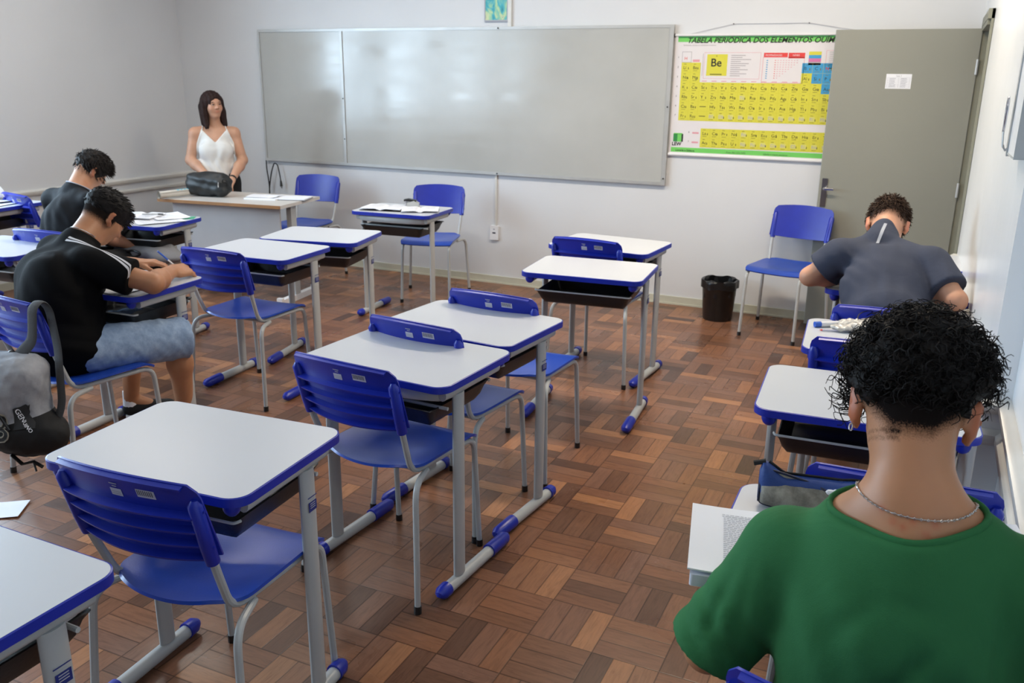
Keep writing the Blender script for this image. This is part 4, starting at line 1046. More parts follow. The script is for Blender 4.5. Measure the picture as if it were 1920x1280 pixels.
# --- student in the grey shirt, bent over his desk near the door
def gray_student():
    org = V(-.07, 3.84, 0); t = person('person', org, 'person in a dark grey t-shirt bent forward over a desk near the door')
    c = V(-.150, 4.385, 1.030); H = head_frame(4, 58, 4); c7 = V(-.165, 4.235, .985)
    sL, sR = V(-.320, 4.13, .915), V(.055, 4.11, .915); eL, eR = V(-.438, 4.13, .808), V(.163, 3.97, .800); wL, wR = V(-.215, 4.27, .800), V(-.02, 4.215, .797); hip = V(-.08, 3.82, .57)
    F = Field((-.56, 3.62, 0.0), (.30, 4.62, 1.20), .006)
    torso(F, hip, c7, sL, sR, (0, .75, -.66)); add_head(F, c, H, 1.0, c7+V(0, -.01, -.02), .058); arm(F, sL, eL, wL, 1.1); arm(F, sR, eR, wR, 1.15)
    add_hand(F, wL, (.9, .4, -.03), (0, 0, 1), -1, 1.0, (25, 30, 30, 35)); add_hand(F, wR, (-.6, .75, -.02), (0, 0, 1), -1, 1.0, (35, 40, 45, 45))
    for q in (-1, 1): leg(F, hip+V(q*.085, .03, -.03), V(-.08+q*.13, 4.22, .51), V(-.08+q*.13, 4.16, .09), V(-.08+q*.14, 4.29, .04))
    def hair(v):
        q = (v-c)@H; return np.clip((q[:, 2]+.045)/.075, 0, .8)*(q[:, 1] < .045)*(np.linalg.norm(q, axis=1) < .15)*(np.abs(q[:, 0]) < .08)
    def blush(v):
        q = (v-c)@H; return np.clip((np.abs(q[:, 0])-.078)/.008, 0, 1)*(np.linalg.norm(q, axis=1) < .13)*.7
    F.build('body', skin_mat('fair_skin', srgb(196, 146, 118), srgb(70, 52, 42)), t, org, {'hair': hair, 'blush': blush})
    G = F.like(.008); G.ell((-.09, 3.88, .66), (.178, .140, .19), None, .05); G.ell((-.12, 4.0, .80), (.175, .10, .14), frame((0, .6, -.8), (0, .8, .6)), .05)
    cL, cR = sL+(eL-sL)*.62, sR+(eR-sR)*.70; G.sleeve(sL, cL, .070, .076, .035); G.sleeve(sR, cR, .070, .080, .035)
    G.cone(c7+V(0, -.02, .0), c7+V(.005, .035, .048), .050, .030, .03)      # bunched collar standing up
    Rg = F.like(None); torso(Rg, hip, c7, sL, sR, (0, .75, -.66), .035); Rg.ell((-.09, 3.88, .66), (.21, .17, .24), None, .02); Rg.sleeve(sL, cL, .11, .11, .01); Rg.sleeve(sR, cR, .11, .11, .01); Rg.cone(c7+V(0, -.02, .0), c7+V(.005, .035, .048), .06, .045, .02)
    Rg.plane((0, 0, .47), (0, 0, -1), .003)
    G.warp(folds([((-.12, 3.90, .74), (.95, 0, .2), .07, .14, .006), ((-.25, 4.05, .86), (.6, .4, .6), .06, .11, .005), ((.05, 4.0, .84), (.8, -.3, .5), .065, .13, .006), ((-.15, 4.1, .98), (.9, .2, 0), .08, .10, .003), ((-.08, 3.78, .62), (0, .2, 1), .05, .15, .004)], .7)); G.crease((-.30, 4.02, .98), (-.24, 3.86, .72), .012, .009); G.crease((.06, 4.0, .96), (.05, 3.84, .70), .012, .010); G.crease((-.10, 3.9, .82), (-.06, 3.80, .62), .014, .006); G.keep(Rg, .004)
    G.build('t_shirt', cloth_mat('dark_grey_jersey', srgb(62, 67, 82), .85, .05), t, org)
    b = MB(); a0, a1 = V(-.152, 4.235, 1.06), V(-.172, 4.12, .985)
    def strip(u, v):
        p = a0*(1-v)+a1*v + V(.011*(u-.5)*2*.6, 0, 0); 
        return tuple(G.project(p, .0025)-org)
    b.grid(strip, 3, 10); b.build('back_strip', simple('pale_grey_strip', srgb(150, 156, 168), .5), t)
    J = Field((-.40, 3.62, .05), (.24, 4.40, .72), .010); J.ell(hip+V(0, 0, -.03), (.175, .135, .10), None, .02)
    for q in (-1, 1): J.cone(hip+V(q*.085, .03, -.03), V(-.08+q*.13, 4.22, .51), .093, .073, .03); J.cone(V(-.08+q*.13, 4.22, .51), V(-.08+q*.13, 4.16, .12), .072, .058, .03)
    J.build('trousers', M['blackcloth'], t, org)
    for q in (-1, 1):
        S = Field(V(-.08+q*.135-.07, 4.06, -.01), V(-.08+q*.135+.07, 4.42, .14), .008); S.cone(V(-.08+q*.13, 4.16, .06), V(-.08+q*.14, 4.34, .045), .046, .040, .02); S.plane((0, 0, .006), (0, 0, -1)); S.build('shoe', M['black'], t, org)
    hm = hair_mat('brown_short_hair', srgb(56, 40, 30), .5)
    K = Field(c-.17, c+.18, .005); K.ell(c+H@V(0, -.008, .044), (.083, .112, .082), H, .01); K.plane(c+H@V(0, -.09, -.015), H@V(0, -.50, -.86), .010); K.plane(c+H@V(0, .085, .02), H@V(0, .7, -.7), .010)
    K.warp(lambda P: .004*nz(P, 170)+.004*nz(P, 100, .7))
    v, f = K.mesh(); b = MB(); b.add([tuple(x) for x in (v-org)], [tuple(int(j) for j in q) for q in f]); r3 = np.random.default_rng(5)
    n = 0
    while n < 1500:
        d = unit(r3.normal(size=3)); loc = V(0, -.008, .044)+d*V(.084, .113, .083)
        if loc[2] < -.01 or loc[1] > .09 or (abs(loc[0]) > .055 and loc[2] < .02): continue
        n += 1; root = c+H@loc; ax = unit(H@unit(d)*.8 + H@V(0, .6, 0)+r3.normal(size=3)*.45); b.tube([tuple(root+ax*s_*.022-V(0, 0, .006)*s_*s_-org) for s_ in (0, .5, 1)], [.0022, .0018, .0006], 4, cap=False)
    b.build('hair', hm, t, ang=180)
    return G
gray_student()

# --- student in the black shirt with white shoulder stripes
def stripes_mat():
    m = NT('black_jersey_with_white_stripes'); co = m.coord(); a = m.node('ShaderNodeAttribute'); a.attribute_name = 'stripe'; e = m.node('ShaderNodeAttribute'); e.attribute_name = 'on'
    s_ = a.outputs['Fac']; tot = None
    for o_ in (-.0065, .0065):
        q = m.math('LESS_THAN', m.math('ABSOLUTE', m.math('SUBTRACT', s_, o_)), .0040); tot = q if tot is None else m.math('MAXIMUM', tot, q)
    f = m.math('MULTIPLY', tot, m.math('GREATER_THAN', e.outputs['Fac'], .5))
    m.set(Base_Color=m.mix(f, srgb(8, 8, 10), srgb(200, 200, 206)), Roughness=.85, Specular_IOR_Level=.10)
    m.bump(m.math('ADD', m.math('MULTIPLY', m.noise(600, 2, co), .1), m.noise(7, 3, co, .5, 1.0)), .3, .012); return m.mat
def striped_student():
    org = V(-3.22, 2.42, 0); t = person('person', org, 'person in a black t-shirt with white shoulder stripes and light denim shorts, writing')
    c = V(-3.345, 2.790, 1.040); H = head_frame(-12, 46, 0); c7 = V(-3.325, 2.610, .965); f = unit(V(.30, .95, 0))
    sL, sR = V(-3.500, 2.640, .890), V(-3.130, 2.520, .885); eL, eR = V(-3.52, 2.80, .808), V(-2.915, 2.635, .812); wL, wR = V(-3.34, 2.92, .805), V(-3.052, 2.865, .802); hip = V(-3.200, 2.43, .575)
    F = Field((-3.72, 2.18, 0.0), (-2.80, 3.16, 1.16), .006)
    torso(F, hip, c7, sL, sR, (.25, .80, -.5)); add_head(F, c, H, .98, c7+V(0, -.01, -.03), .056); arm(F, sL, eL, wL, 1.05); arm(F, sR, eR, wR, 1.12)
    tips = add_hand(F, wR, (.02, 1, -.06), (.45, -.1, .85), -1, 1.05, (38, 42, 46, 50), 30)
    add_hand(F, wL, (.75, .6, -.02), (0, 0, 1), 1, 1.0, (20, 25, 25, 30))
    kR, aR, kL, aL = V(-2.985, 2.80, .515), V(-3.045, 2.86, .09), V(-3.30, 2.83, .515), V(-3.47, 2.92, .10)
    leg(F, hip+V(.09, .02, -.03), kR, aR, aR+V(.04, .12, -.05)); leg(F, hip+V(-.08, .05, -.03), kL, aL, aL+V(.10, .09, -.06))
    def hair(v):
        q = (v-c)@H; return np.clip((q[:, 2]+.065)/.06, 0, 1)*np.clip((.030-q[:, 1])/.02, 0, 1)*(np.linalg.norm(q, axis=1) < .15)*(np.abs(q[:, 0]) < .080)
    def blush(v):
        q = (v-c)@H; return np.clip((np.abs(q[:, 0])-.078)/.008, 0, 1)*(np.linalg.norm(q, axis=1) < .13)*.5
    F.build('body', skin_mat('tan_brown_skin', srgb(172, 122, 90), srgb(34, 27, 24)), t, org, {'hair': hair, 'blush': blush})
    G = F.like(.008); G.ell((-3.26, 2.43, .70), (.190, .145, .25), frame((.3, .95, 0)), .05); G.ell((-3.17, 2.37, .55), (.15, .13, .12), None, .04)
    G.cone(V(-3.40, 2.52, .80), V(-3.37, 2.48, .60), .14, .14, .05)
    axR = unit(eR-sR); LR = np.linalg.norm(eR-sR); cR = sR+axR*LR*.66; cL = sL*.35+eL*.65
    G.sleeve(sR-axR*.03, cR, .066, .080, .035); G.sleeve(sL, cL, .07, .08, .035)
    G.warp(folds([((-3.15, 2.45, .78), (.7, .2, .7), .08, .13, .005), ((-3.3, 2.4, .7), (.9, 0, .3), .11, .16, .003), ((-3.12, 2.38, .56), (.2, .2, .9), .055, .12, .004)], 1.0), .08)
    G.crease((-3.10, 2.44, .92), (-3.13, 2.38, .66), .014, .012); G.crease((-3.20, 2.36, .80), (-3.08, 2.34, .58), .014, .008); G.crease((-3.06, 2.44, .84), (-3.0, 2.50, .80), .010, .008)
    Rg = F.like(None); torso(Rg, hip, c7, sL, sR, (.25, .80, -.5), .050); Rg.ell((-3.25, 2.42, .66), (.24, .19, .28), frame((.3, .95, 0)), .02); Rg.cone(V(-3.40, 2.52, .80), V(-3.37, 2.48, .60), .16, .16, .02); Rg.sleeve(sR-axR*.03, cR, .12, .12, .01); Rg.sleeve(sL, cL, .12, .12, .01)
    cn, nn2 = c7+V(.012, .030, .028), unit(V(.05, .62, .80)); Rg.plane(cn, nn2, .002, c7-.16, c7+.16); Rg.plane(hip+V(.03, .10, -.03), unit(V(.30, .85, -.30)), .01, hip-.3, hip+V(.35, .45, .0)); Rg.plane((0, 0, .455), (0, 0, -1), .003)
    G.keep(Rg, .004)
    nrm = unit(np.cross(axR, V(0, 0, 1))); ref = sR + V(0, 0, .05)
    # the stripe plane holds neck, shoulder top and sleeve edge
    pN = c7 + V(.050, .020, 0); pS = sR + V(.0, .030, .05); pE = sR + axR*LR*.66 + V(.0, .040, .035)
    nn = unit(np.cross(pE-pN, V(.15, .05, 1))); nn = nn if nn[1] > 0 else -nn
    def st(v): return (v-pS)@nn
    def on(v): q = (v-pN)@unit(pE-pN); up = (v[:, 2] > (sR[2]*.5+eR[2]*.5) - .0) ; return np.clip((q+.03)/.01, 0, 1)*up
    G.build('t_shirt', stripes_mat(), t, org, {'stripe': st, 'on': on})
    b = MB(); P_ = []
    rg_ = F.ring(cn+nn2*.006, nn2, .002, 48); rg_ = sorted(rg_, key=lambda q_: (q_-cn)@V(.3, -.9, 0))[-30:]; rg_ = sorted(rg_, key=lambda q_: math.atan2(*( (q_-cn)@V(.95, .3, 0), -(q_-cn)@V(.3, -.95, 0)))); P_ = [q_-org for q_ in rg_]
    b.tube([tuple(p) for p in P_], .0020, 6, cap=False); b.build('neck_chain', M['silver'], t)
    # denim shorts
    m = NT('light_denim'); co = m.coord(); m.set(Base_Color=m.ramp(m.noise(22, 6, co, .75), [(.3, srgb(112, 136, 168)), (.55, srgb(136, 158, 188)), (.8, srgb(164, 182, 204))]), Roughness=.85); m.bump(m.noise(45, 4, co, .6), .5, .004)
    J = Field((-3.50, 2.22, .38), (-2.86, 3.0, .74), .007); J.ell(hip+V(0, 0, -.03), (.175, .13, .10), frame(f), .02)
    for hp, kn in ((hip+V(.09, .02, -.03), kR), (hip+V(-.08, .05, -.03), kL)):
        d = unit(kn-hp); J.sleeve(hp, kn+d*.040, .100, .094, .03); q = kn+d*.035
    J.warp(lambda P: .003*nz(P, 60)+.0025*nz(P, 110, 1.0))
    J.build('shorts', m.mat, t, org)
    for a_, d_ in ((aR, V(.04, .14, 0)), (aL, V(.12, .12, 0))):
        S = Field(a_-V(.13, .13, .11), a_+V(.24, .24, .07), .006); e = a_+d_; S.cone(V(a_[0], a_[1], .05), V(e[0], e[1], .042), .046, .038, .02); S.plane((0, 0, .006), (0, 0, -1)); sh = S.build('shoe', M['blackcloth'], t, org)
        b = MB(); b.tube([tuple(V(a_[0], a_[1], .016)-org-unit(d_)*.03), tuple(V(e[0], e[1], .016)-org+unit(d_)*.02)], .020, 12, r2=.046, up=(0, 0, 1)); b.build('sole', M['whiteplastic'], sh)
        b = MB(); b.tube([tuple(V(a_[0], a_[1], .07)-org), tuple(a_+V(0, 0, .045)-org)], [.041, .037], 14); b.build('sock', M['paper'], t)
    hm = hair_mat('black_short_hair', srgb(22, 19, 19), .5)
    K = Field(c-.17, c+.18, .005); K.ell(c+H@V(0, -.006, .042), (.084, .112, .084), H, .01); K.plane(c+H@V(0, -.09, -.030), H@V(0, -.35, -.93), .012); K.plane(c+H@V(0, .10, .02), H@V(0, .8, -.6), .010)
    K.warp(lambda P: .0025*nz(P, 190)+.002*nz(P, 120, .7))
    v, f_ = K.mesh(); b = MB(); b.add([tuple(x) for x in (v-org)], [tuple(int(j) for j in q) for q in f_]); r3 = np.random.default_rng(9); n = 0
    while n < 520:
        d = unit(r3.normal(size=3)); loc = V(0, -.006, .042)+d*V(.085, .113, .085)
        if loc[2] < .0 or (abs(loc[0]) > .06 and loc[2] < .04): continue
        n += 1; root = c+H@loc; ax = unit(H@unit(d)*.5 + H@V(0, .8, 0)+r3.normal(size=3)*.18); b.tube([tuple(root+ax*s_*.018-org) for s_ in (0, .5, 1)], [.0020, .0016, .0005], 4, cap=False)
    b.build('hair', hm, t, ang=180)
    return tips, wR
TIPS, WRR = striped_student()

# --- dark haired student at the back left
def navy_student():
    org = V(-4.80, 3.72, 0); t = person('person', org, 'person with tousled dark hair in a black polo, head bowed, behind the striped shirt student')
    c = V(-4.815, 3.960, 1.065); H = head_frame(-20, 38, 0); c7 = V(-4.80, 3.80, .955); sL, sR = V(-4.985, 3.80, .885), V(-4.625, 3.76, .885); eL, eR = V(-5.02, 3.86, .64), V(-4.565, 3.80, .69); wL, wR = V(-4.88, 4.02, .62), V(-4.500, 3.93, .618); hip = V(-4.62, 3.60, .57)
    F = Field((-5.12, 3.46, 0), (-4.36, 4.42, 1.24), .007)
    torso(F, hip, c7, sL, sR, (.15, .95, -.2)); add_head(F, c, H, .98, c7+V(0, -.01, -.03), .056); arm(F, sL, eL, wL, 1.0); arm(F, sR, eR, wR, 1.1); add_hand(F, wR, (.35, .85, -.15), (.3, -.2, .9), 1, 1.1, (45, 50, 55, 55)); add_hand(F, wL, (.6, .8, -.1), (0, 0, 1), 1, 1.0)
    for q in (-1, 1): leg(F, hip+V(q*.085, .03, -.03), V(-4.60+q*.12, 4.08, .50), V(-4.60+q*.12, 4.05, .09), V(-4.60+q*.12, 4.18, .04))
    z0 = lambda v: np.zeros(len(v))
    def blush(v):
        q = (v-c)@H; return np.clip((np.abs(q[:, 0])-.078)/.008, 0, 1)*(np.linalg.norm(q, axis=1) < .13)*.6
    F.build('body', skin_mat('warm_skin', srgb(180, 130, 100), srgb(34, 27, 24)), t, org, {'hair': z0, 'blush': blush})
    G = F.like(.008); G.ell((-4.75, 3.68, .70), (.172, .135, .22), None, .05); cR = sR*.35+eR*.65; cL = sL*.35+eL*.65; G.sleeve(sR, cR, .066, .076, .03); G.sleeve(sL, cL, .066, .076, .03); G.cone(c7+V(0, .01, -.02), c7+V(.005, .035, .030), .060, .054, .02)
    Rg = F.like(None); torso(Rg, hip, c7, sL, sR, (.15, .95, -.2), .045); Rg.ell((-4.75, 3.68, .68), (.22, .18, .26), None, .02); Rg.sleeve(sR, cR, .11, .11, .01); Rg.sleeve(sL, cL, .11, .11, .01); cn, nn2 = c7+V(.004, .032, .030), unit(V(.1, .45, .89)); Rg.plane(cn, nn2, .002, c7-.16, c7+.16); Rg.plane((0, 0, .47), (0, 0, -1), .003)
    G.warp(folds([((-4.8, 3.62, .75), (.9, 0, .2), .08, .16, .006), ((-4.68, 3.68, .8), (.7, .2, .6), .06, .11, .006)], .8)); G.keep(Rg, .004); G.build('polo_shirt', cloth_mat('blue_black_jersey', srgb(11, 14, 20), .72, .03), t, org)
    b = MB(); P_ = []
    for i in range(37):
        a = 2*PI*i/36; P_.append(tuple(F.ring(cn, nn2, .007, 36)[i % 36]-org)) if False else None
    P_ = [tuple(p-org) for p in F.ring(cn, nn2, .007, 36)]; P_.append(P_[0])
    b.tube(P_, .0042, 6, cap=False); b.build('collar_trim', M['inklight'], t)
    J = Field((-4.95, 3.40, .05), (-4.3, 4.28, .72), .010); J.ell(hip+V(0, 0, -.03), (.175, .135, .10), None, .02)
    for q in (-1, 1): J.cone(hip+V(q*.085, .03, -.03), V(-4.60+q*.12, 4.08, .50), .093, .073, .03); J.cone(V(-4.60+q*.12, 4.08, .50), V(-4.60+q*.12, 4.05, .12), .072, .058, .03)
    J.build('trousers', M['blackcloth'], t, org)
    for q in (-1, 1):
        S = Field(V(-4.60+q*.12-.07, 3.95, -.01), V(-4.60+q*.12+.07, 4.30, .14), .008); S.cone(V(-4.60+q*.12, 4.05, .06), V(-4.60+q*.12, 4.22, .045), .046, .040, .02); S.plane((0, 0, .006), (0, 0, -1)); S.build('shoe', M['black'], t, org)
    hm = hair_mat('tousled_dark_hair', srgb(30, 25, 23), .45)
    K = Field(c-.19, c+.20, .006); K.ell(c+H@V(0, .0, .036), (.092, .112, .094), H, .01); K.plane(c+H@V(0, -.08, -.045), H@V(0, -.25, -.95), .012); K.plane(c+H@V(0, .085, .03), H@V(0, .85, -.5), .015)
    for q in (-1, 1): K.ell(c+H@V(q*.086, .0, -.02), (.018, .024, .034), H, .006, 'sub')
    K.warp(lambda P: .004*nz(P, 150)+.005*nz(P, 85, .7))
    v, f_ = K.mesh(); b = MB(); b.add([tuple(x) for x in (v-org)], [tuple(int(j) for j in q) for q in f_]); r3 = np.random.default_rng(11); n = 0
    while n < 620:
        d = unit(r3.normal(size=3)); loc = V(0, 0, .036)+d*V(.090, .110, .092)
        if loc[2] < -.03 or (loc[1] > .08 and loc[2] < .03) or (abs(loc[0]) > .07 and loc[2] < .015 and loc[1] > -.03): continue
        n += 1; root = c+H@loc; ax = unit(H@unit(d)*.6 + H@V(.3, .5, -.25)+r3.normal(size=3)*.35); b.tube([tuple(root+ax*s_*(.026+.0*n)-V(0, 0, .008)*s_*s_-org) for s_ in (0, .5, 1)], [.0028, .0022, .0006], 4, cap=False)
    b.build('hair', hm, t, ang=180)
navy_student()

# --- the teacher standing behind her desk
def teacher():
    org = V(-5.36, 5.64, 0); t = person('person', org, 'person with long dark hair and white sleeveless top standing behind the teacher desk')
    p = unit(V(.72, .69, 0)); f = unit(V(.69, -.72, 0)); O = lambda a, b_, z: org + p*a + f*b_ + V(0, 0, z)
    c = O(.0, .02, 1.412); H = head_frame(-112, -2, 3) ; s = .90
    c7 = O(0, -.025, 1.255); sL, sR = O(-.150, 0, 1.185), O(.150, 0, 1.185)   # image left, image right
    eL, eR = O(-.205, .02, .975), O(.205, .03, .970); wL, wR = O(-.085, .195, .868), O(.105, .225, .835); hip = O(0, 0, .80)
    F = Field(org+V(-.40, -.45, -.01), org+V(.40, .36, 1.56), .0055)
    B = torso(F, hip, c7, sL, sR, f, -.012, .160, .112, .135, .05, .118)
    add_head(F, c, H, s, c7+V(0, 0, -.02), .046, True); arm(F, sL, eL, wL, 1.04); arm(F, sR, eR, wR, 1.04)
    add_hand(F, wL, f*.75+p*.45+V(0, 0, -.35), (0, 0, 1), -1, .88, (25, 30, 30, 35)); add_hand(F, wR, f*.8-p*.35+V(0, 0, -.5), (0, 0, 1), 1, .88, (30, 35, 35, 40))
    for q in (-1, 1): F.ell(O(q*.060, .080, 1.055), (.056, .036, .052), np.stack([p, f, V(0, 0, 1)], 1), .03); leg(F, O(q*.085, 0, .78), O(q*.08, .01, .44), O(q*.075, -.01, .08), O(q*.08, .12, .03), .92)
    z0 = lambda v: np.zeros(len(v))
    def blush(v):
        q = (v-c)@H/s; lip = np.exp(-((q[:, 0]/.020)**2+((q[:, 2]+.059)/.008)**2))*(q[:, 1] > .07)*.7
        ck = .35*np.exp(-(((np.abs(q[:, 0])-.042)/.02)**2+((q[:, 2]+.025)/.02)**2))*(q[:, 1] > .03); return np.clip(lip+ck*.5+.06*(np.linalg.norm(q, axis=1) < .125), 0, 1)
    F.build('body', skin_mat('fair_woman_skin', srgb(196, 150, 124), srgb(40, 30, 26)), t, org, {'hair': z0, 'blush': blush})
    eyes(t, org, c, H, s)
    b = MB()
    for q in (-1, 1): b.tube([tuple(c+H@(V(q*x, .090, z)*s)-org) for x, z in ((.016, .020), (.032, .025), (.048, .019))], [.0026, .0034, .0014], 6)
    b.build('eyebrows', M['black'], t)
    b = MB()
    for q in (-1, 1): b.tube([tuple(c+H@(V(q*x, y, z)*s)-org) for x, y, z in ((.018, .0955, .001), (.026, .0985, .0075), (.036, .0975, .0075), (.046, .088, .002))], [.0012, .0022, .0022, .0012], 6)
    b.build('eyelashes', M['black'], t)
    # white top with v neck and thin straps
    G = F.like(.006); G.cone(O(0, .0, .95), O(0, .01, .86), .118, .118, .05)
    for q in (-1, 1): G.ell(O(q*.058, .080, 1.050), (.064, .040, .062), np.stack([p, f, V(0, 0, 1)], 1), .05)
    a_ = lambda P: np.abs((P-org)@p); Rg = F.like(None); torso(Rg, hip, c7, sL*.9+sR*.1, sR*.9+sL*.1, f, .020, .160, .118, .140, .03, .125)
    for q in (-1, 1): Rg.ell(O(q*.062, .092, 1.055), (.085, .07, .08), np.stack([p, f, V(0, 0, 1)], 1), .01)
    Rg.put(lambda P: -np.maximum((a_(P)-.106-np.maximum(0, 1.20-P[..., 2])*.42), -.5), O(-.3, -.3, .80), O(.3, .3, 1.3), .004, 'and') if False else None
    Rg.put(lambda P: a_(P)-.104-np.maximum(0, 1.215-P[..., 2])*.40, org+V(-.4, -.4, .7), org+V(.4, .4, 1.4), .004, 'and')
    Rg.put(lambda P: ((1.118+a_(P)*1.05)-P[..., 2])*.7, org+V(-.4, -.4, .7), org+V(.4, .4, 1.4), .003, 'sub')
    Rg.plane(O(0, 0, .845), V(0, 0, -1), .003); G.keep(Rg, .003)
    for q in (-1, 1): pass
    G.warp(folds([(O(0, .1, .9), p+V(0, 0, .4), .06, .10, .004), (O(.05, .1, 1.0), p-V(0, 0, .5), .07, .09, .003)], 1.0))
    wt = cloth_mat('white_satin', srgb(222, 222, 220), .5); G.build('top', wt, t, org)
    for q in (-1, 1):
        b = MB(); P_ = []
        for i in range(15):
            a = i/14; x = q*(.100-.012*math.sin(a*PI)); z = 1.205+.05*math.sin(a*PI); pp = O(x, .075-.16*a, z); P_.append(tuple(F.project(pp, .0025)-org))
        b.tube(P_, .0035, 6); b.build('strap', wt, t)
    J = Field(org+V(-.32, -.32, .03), org+V(.32, .34, .90), .008); J.ell(hip, np.array([.172, .128, .11]), np.stack([p, f, V(0, 0, 1)], 1), .02)
    J.cone(O(-.06, 0, .84), O(.06, 0, .84), .10, .10, .04); J.plane(O(0, 0, .872), V(0, 0, 1), .004)
    for q in (-1, 1): J.cone(O(q*.085, 0, .76), O(q*.085, .01, .44), .095, .085, .03); J.cone(O(q*.085, .01, .44), O(q*.085, -.005, .08), .085, .09, .03)
    J.build('trousers', M['blackcloth'], t, org)
    b = MB(); pp = J.project(O(.015, .16, .845), .002)-org; b.sphere(tuple(pp), .006, 10); b.build('button', M['silver'], t)
    for q in (-1, 1):
        S = Field(O(q*.08, .05, .04)-V(.18, .18, .05), O(q*.08, .05, .04)+V(.18, .18, .06), .008); S.cone(O(q*.08, -.01, .05), O(q*.085, .14, .035), .042, .034, .02); S.plane((0, 0, .006), (0, 0, -1)); S.build('shoe', M['black'], t, org)
    b = MB(); n_ = unit(wR-eR); 
    b.tube([tuple(wR-n_*.02+V(0, 0, 0)-org), tuple(wR-n_*.005-org)], .031, 16); b.build('bracelet', M['black'], t)
    hm = hair_mat('long_dark_brown_hair', srgb(44, 29, 27), .4)
    K = Field(c-V(.20, .20, .26), c+V(.20, .20, .16), .0045); W = lambda x, y, z: c+H@(V(x, y, z)*s)
    K.ell(W(0, -.010, .034), np.array([.090, .108, .092])*s, H, .01)
    for q in (-1, 1):
        K.cone(W(q*.074, .010, .03), W(q*.082, .0, -.07), .028, .026, .02); K.cone(W(q*.082, .0, -.07), W(q*.088, .020, -.185), .027, .018, .02)
    K.cone(W(0, -.07, .0), W(0, -.075, -.13), .06, .055, .03); K.cone(W(-.05, -.06, -.02), W(-.06, -.05, -.16), .045, .035, .03); K.cone(W(.05, -.06, -.02), W(.06, -.05, -.16), .045, .035, .03)
    # opening for the face: parted fringe
    K.ell(W(0, .115, -.022), np.array([.052, .075, .078])*s, H, .012, 'sub'); K.ell(W(-.008, .125, .030), np.array([.026, .050, .040])*s, H, .010, 'sub')
    K.ell(W(0, .03, -.17), np.array([.052, .10, .10])*s, H, .01, 'sub')
    K.warp(lambda P: .0022*np.sin(((P-c)@H)[:, 0]*260)+.0022*np.sin(((P-c)@H)[:, 1]*240+1))
    K.build('hair', hm, t, org)
teacher()
# ---------------------------------------------------------------- things on the desks and floor
def sheet(name, cx, cy, z, w, d, rz, label, group=None, curl=0.0, lines=0, th=.0006, mat=None, stack=1, cat='paper'):
    t = empty(name, (cx, cy, z), R(rz)); b = MB()
    def fn(u, v): x = (u-.5)*w; y = (v-.5)*d; return (x, y, curl*(abs(u-.5)*2)**3 + curl*.4*math.sin(v*3+u*4)**2 + th*.5)
    b.shell(fn, 12, 8, th); b.build('page', mat or M['paper'], t)
    if lines:
        b = MB()
        for i in range(lines):
            v = .88-.78*i/lines; u1 = .86-.3*random.random()*(i % 5 == 4)
            def g(a, c_): u = .12+(u1-.12)*a; q = fn(u, v+.008*c_); return (q[0], q[1], q[2]+th*.5+.0006)
            b.grid(g, 8, 1)
        b.build('text_lines', M['inklight'], t, smooth=False)
    return tag(t, label, cat, group)
def notebook(name, cx, cy, z, w, d, rz, label, h=.012, cover=None, lines=10, cat='notebook'):
    t = empty(name, (cx, cy, z), R(rz))
    b = MB(); b.box((-w/2, -d/2, 0), (w/2, d/2, .003)); b.build('cover', cover or M['black'], t, smooth=False)
    for s in (-1, 1):
        b = MB()
        def fn(u, v): x = s*(.002+(w/2-.006)*u); return (x, (v-.5)*(d-.008), .004+h*math.sin(min(1, u*3.2)*PI/2)*(1-.35*u) + .003)
        b.shell(fn, 12, 6, .006); pg = b.build('page_block', M['paper'], t)
        b = MB()
        for i in range(lines):
            v = .88-.78*i/lines
            def g(a, c_): q = fn(.14+.7*a, v+.010*c_); return (q[0], q[1], q[2]+.0037)
            b.grid(g, 5, 1)
        b.build('writing', M['inklight'], pg, smooth=False)
    return tag(t, label, cat)
ZD = .7605
# hole puncher and notebooks on the desk by the whiteboard
notebook('notebook', -3.435, 5.205, ZD, .30, .21, 12, 'open notebook with dark cover on the left of the desk by the whiteboard', cover=M['black'])
notebook('notebook', -3.165, 5.235, ZD, .26, .20, 28, 'open notebook with white pages on the right of the desk by the whiteboard', cover=M['inklight'])
t = empty('hole_puncher', (-3.295, 5.33, ZD), R(25))
b = MB(); b.box((-.055, -.045, 0), (.06, .045, .010)); b.build('base_tray', M['whiteplastic'], t, smooth=False)
b = MB(); b.prism([(-.03, .01), (.055, .01), (.055, .035), (.02, .055), (-.03, .040)], -.035, .035, 0, 'y'); b.build('punch_body', M['metal'], t)
b = MB(); b.prism([(-.05, .052), (.03, .048), (.04, .056), (-.02, .068), (-.052, .062)], -.022, .022, 0, 'y'); b.build('lever', M['black'], t)
for s in (-.02, .02):
    b = MB(); b.tube([(-.038, s, .01), (-.038, s, .055)], .006, 10); b.build('punch_pin', M['chrome'], t)
tag(t, 'grey and black metal hole puncher between two notebooks', 'hole puncher')
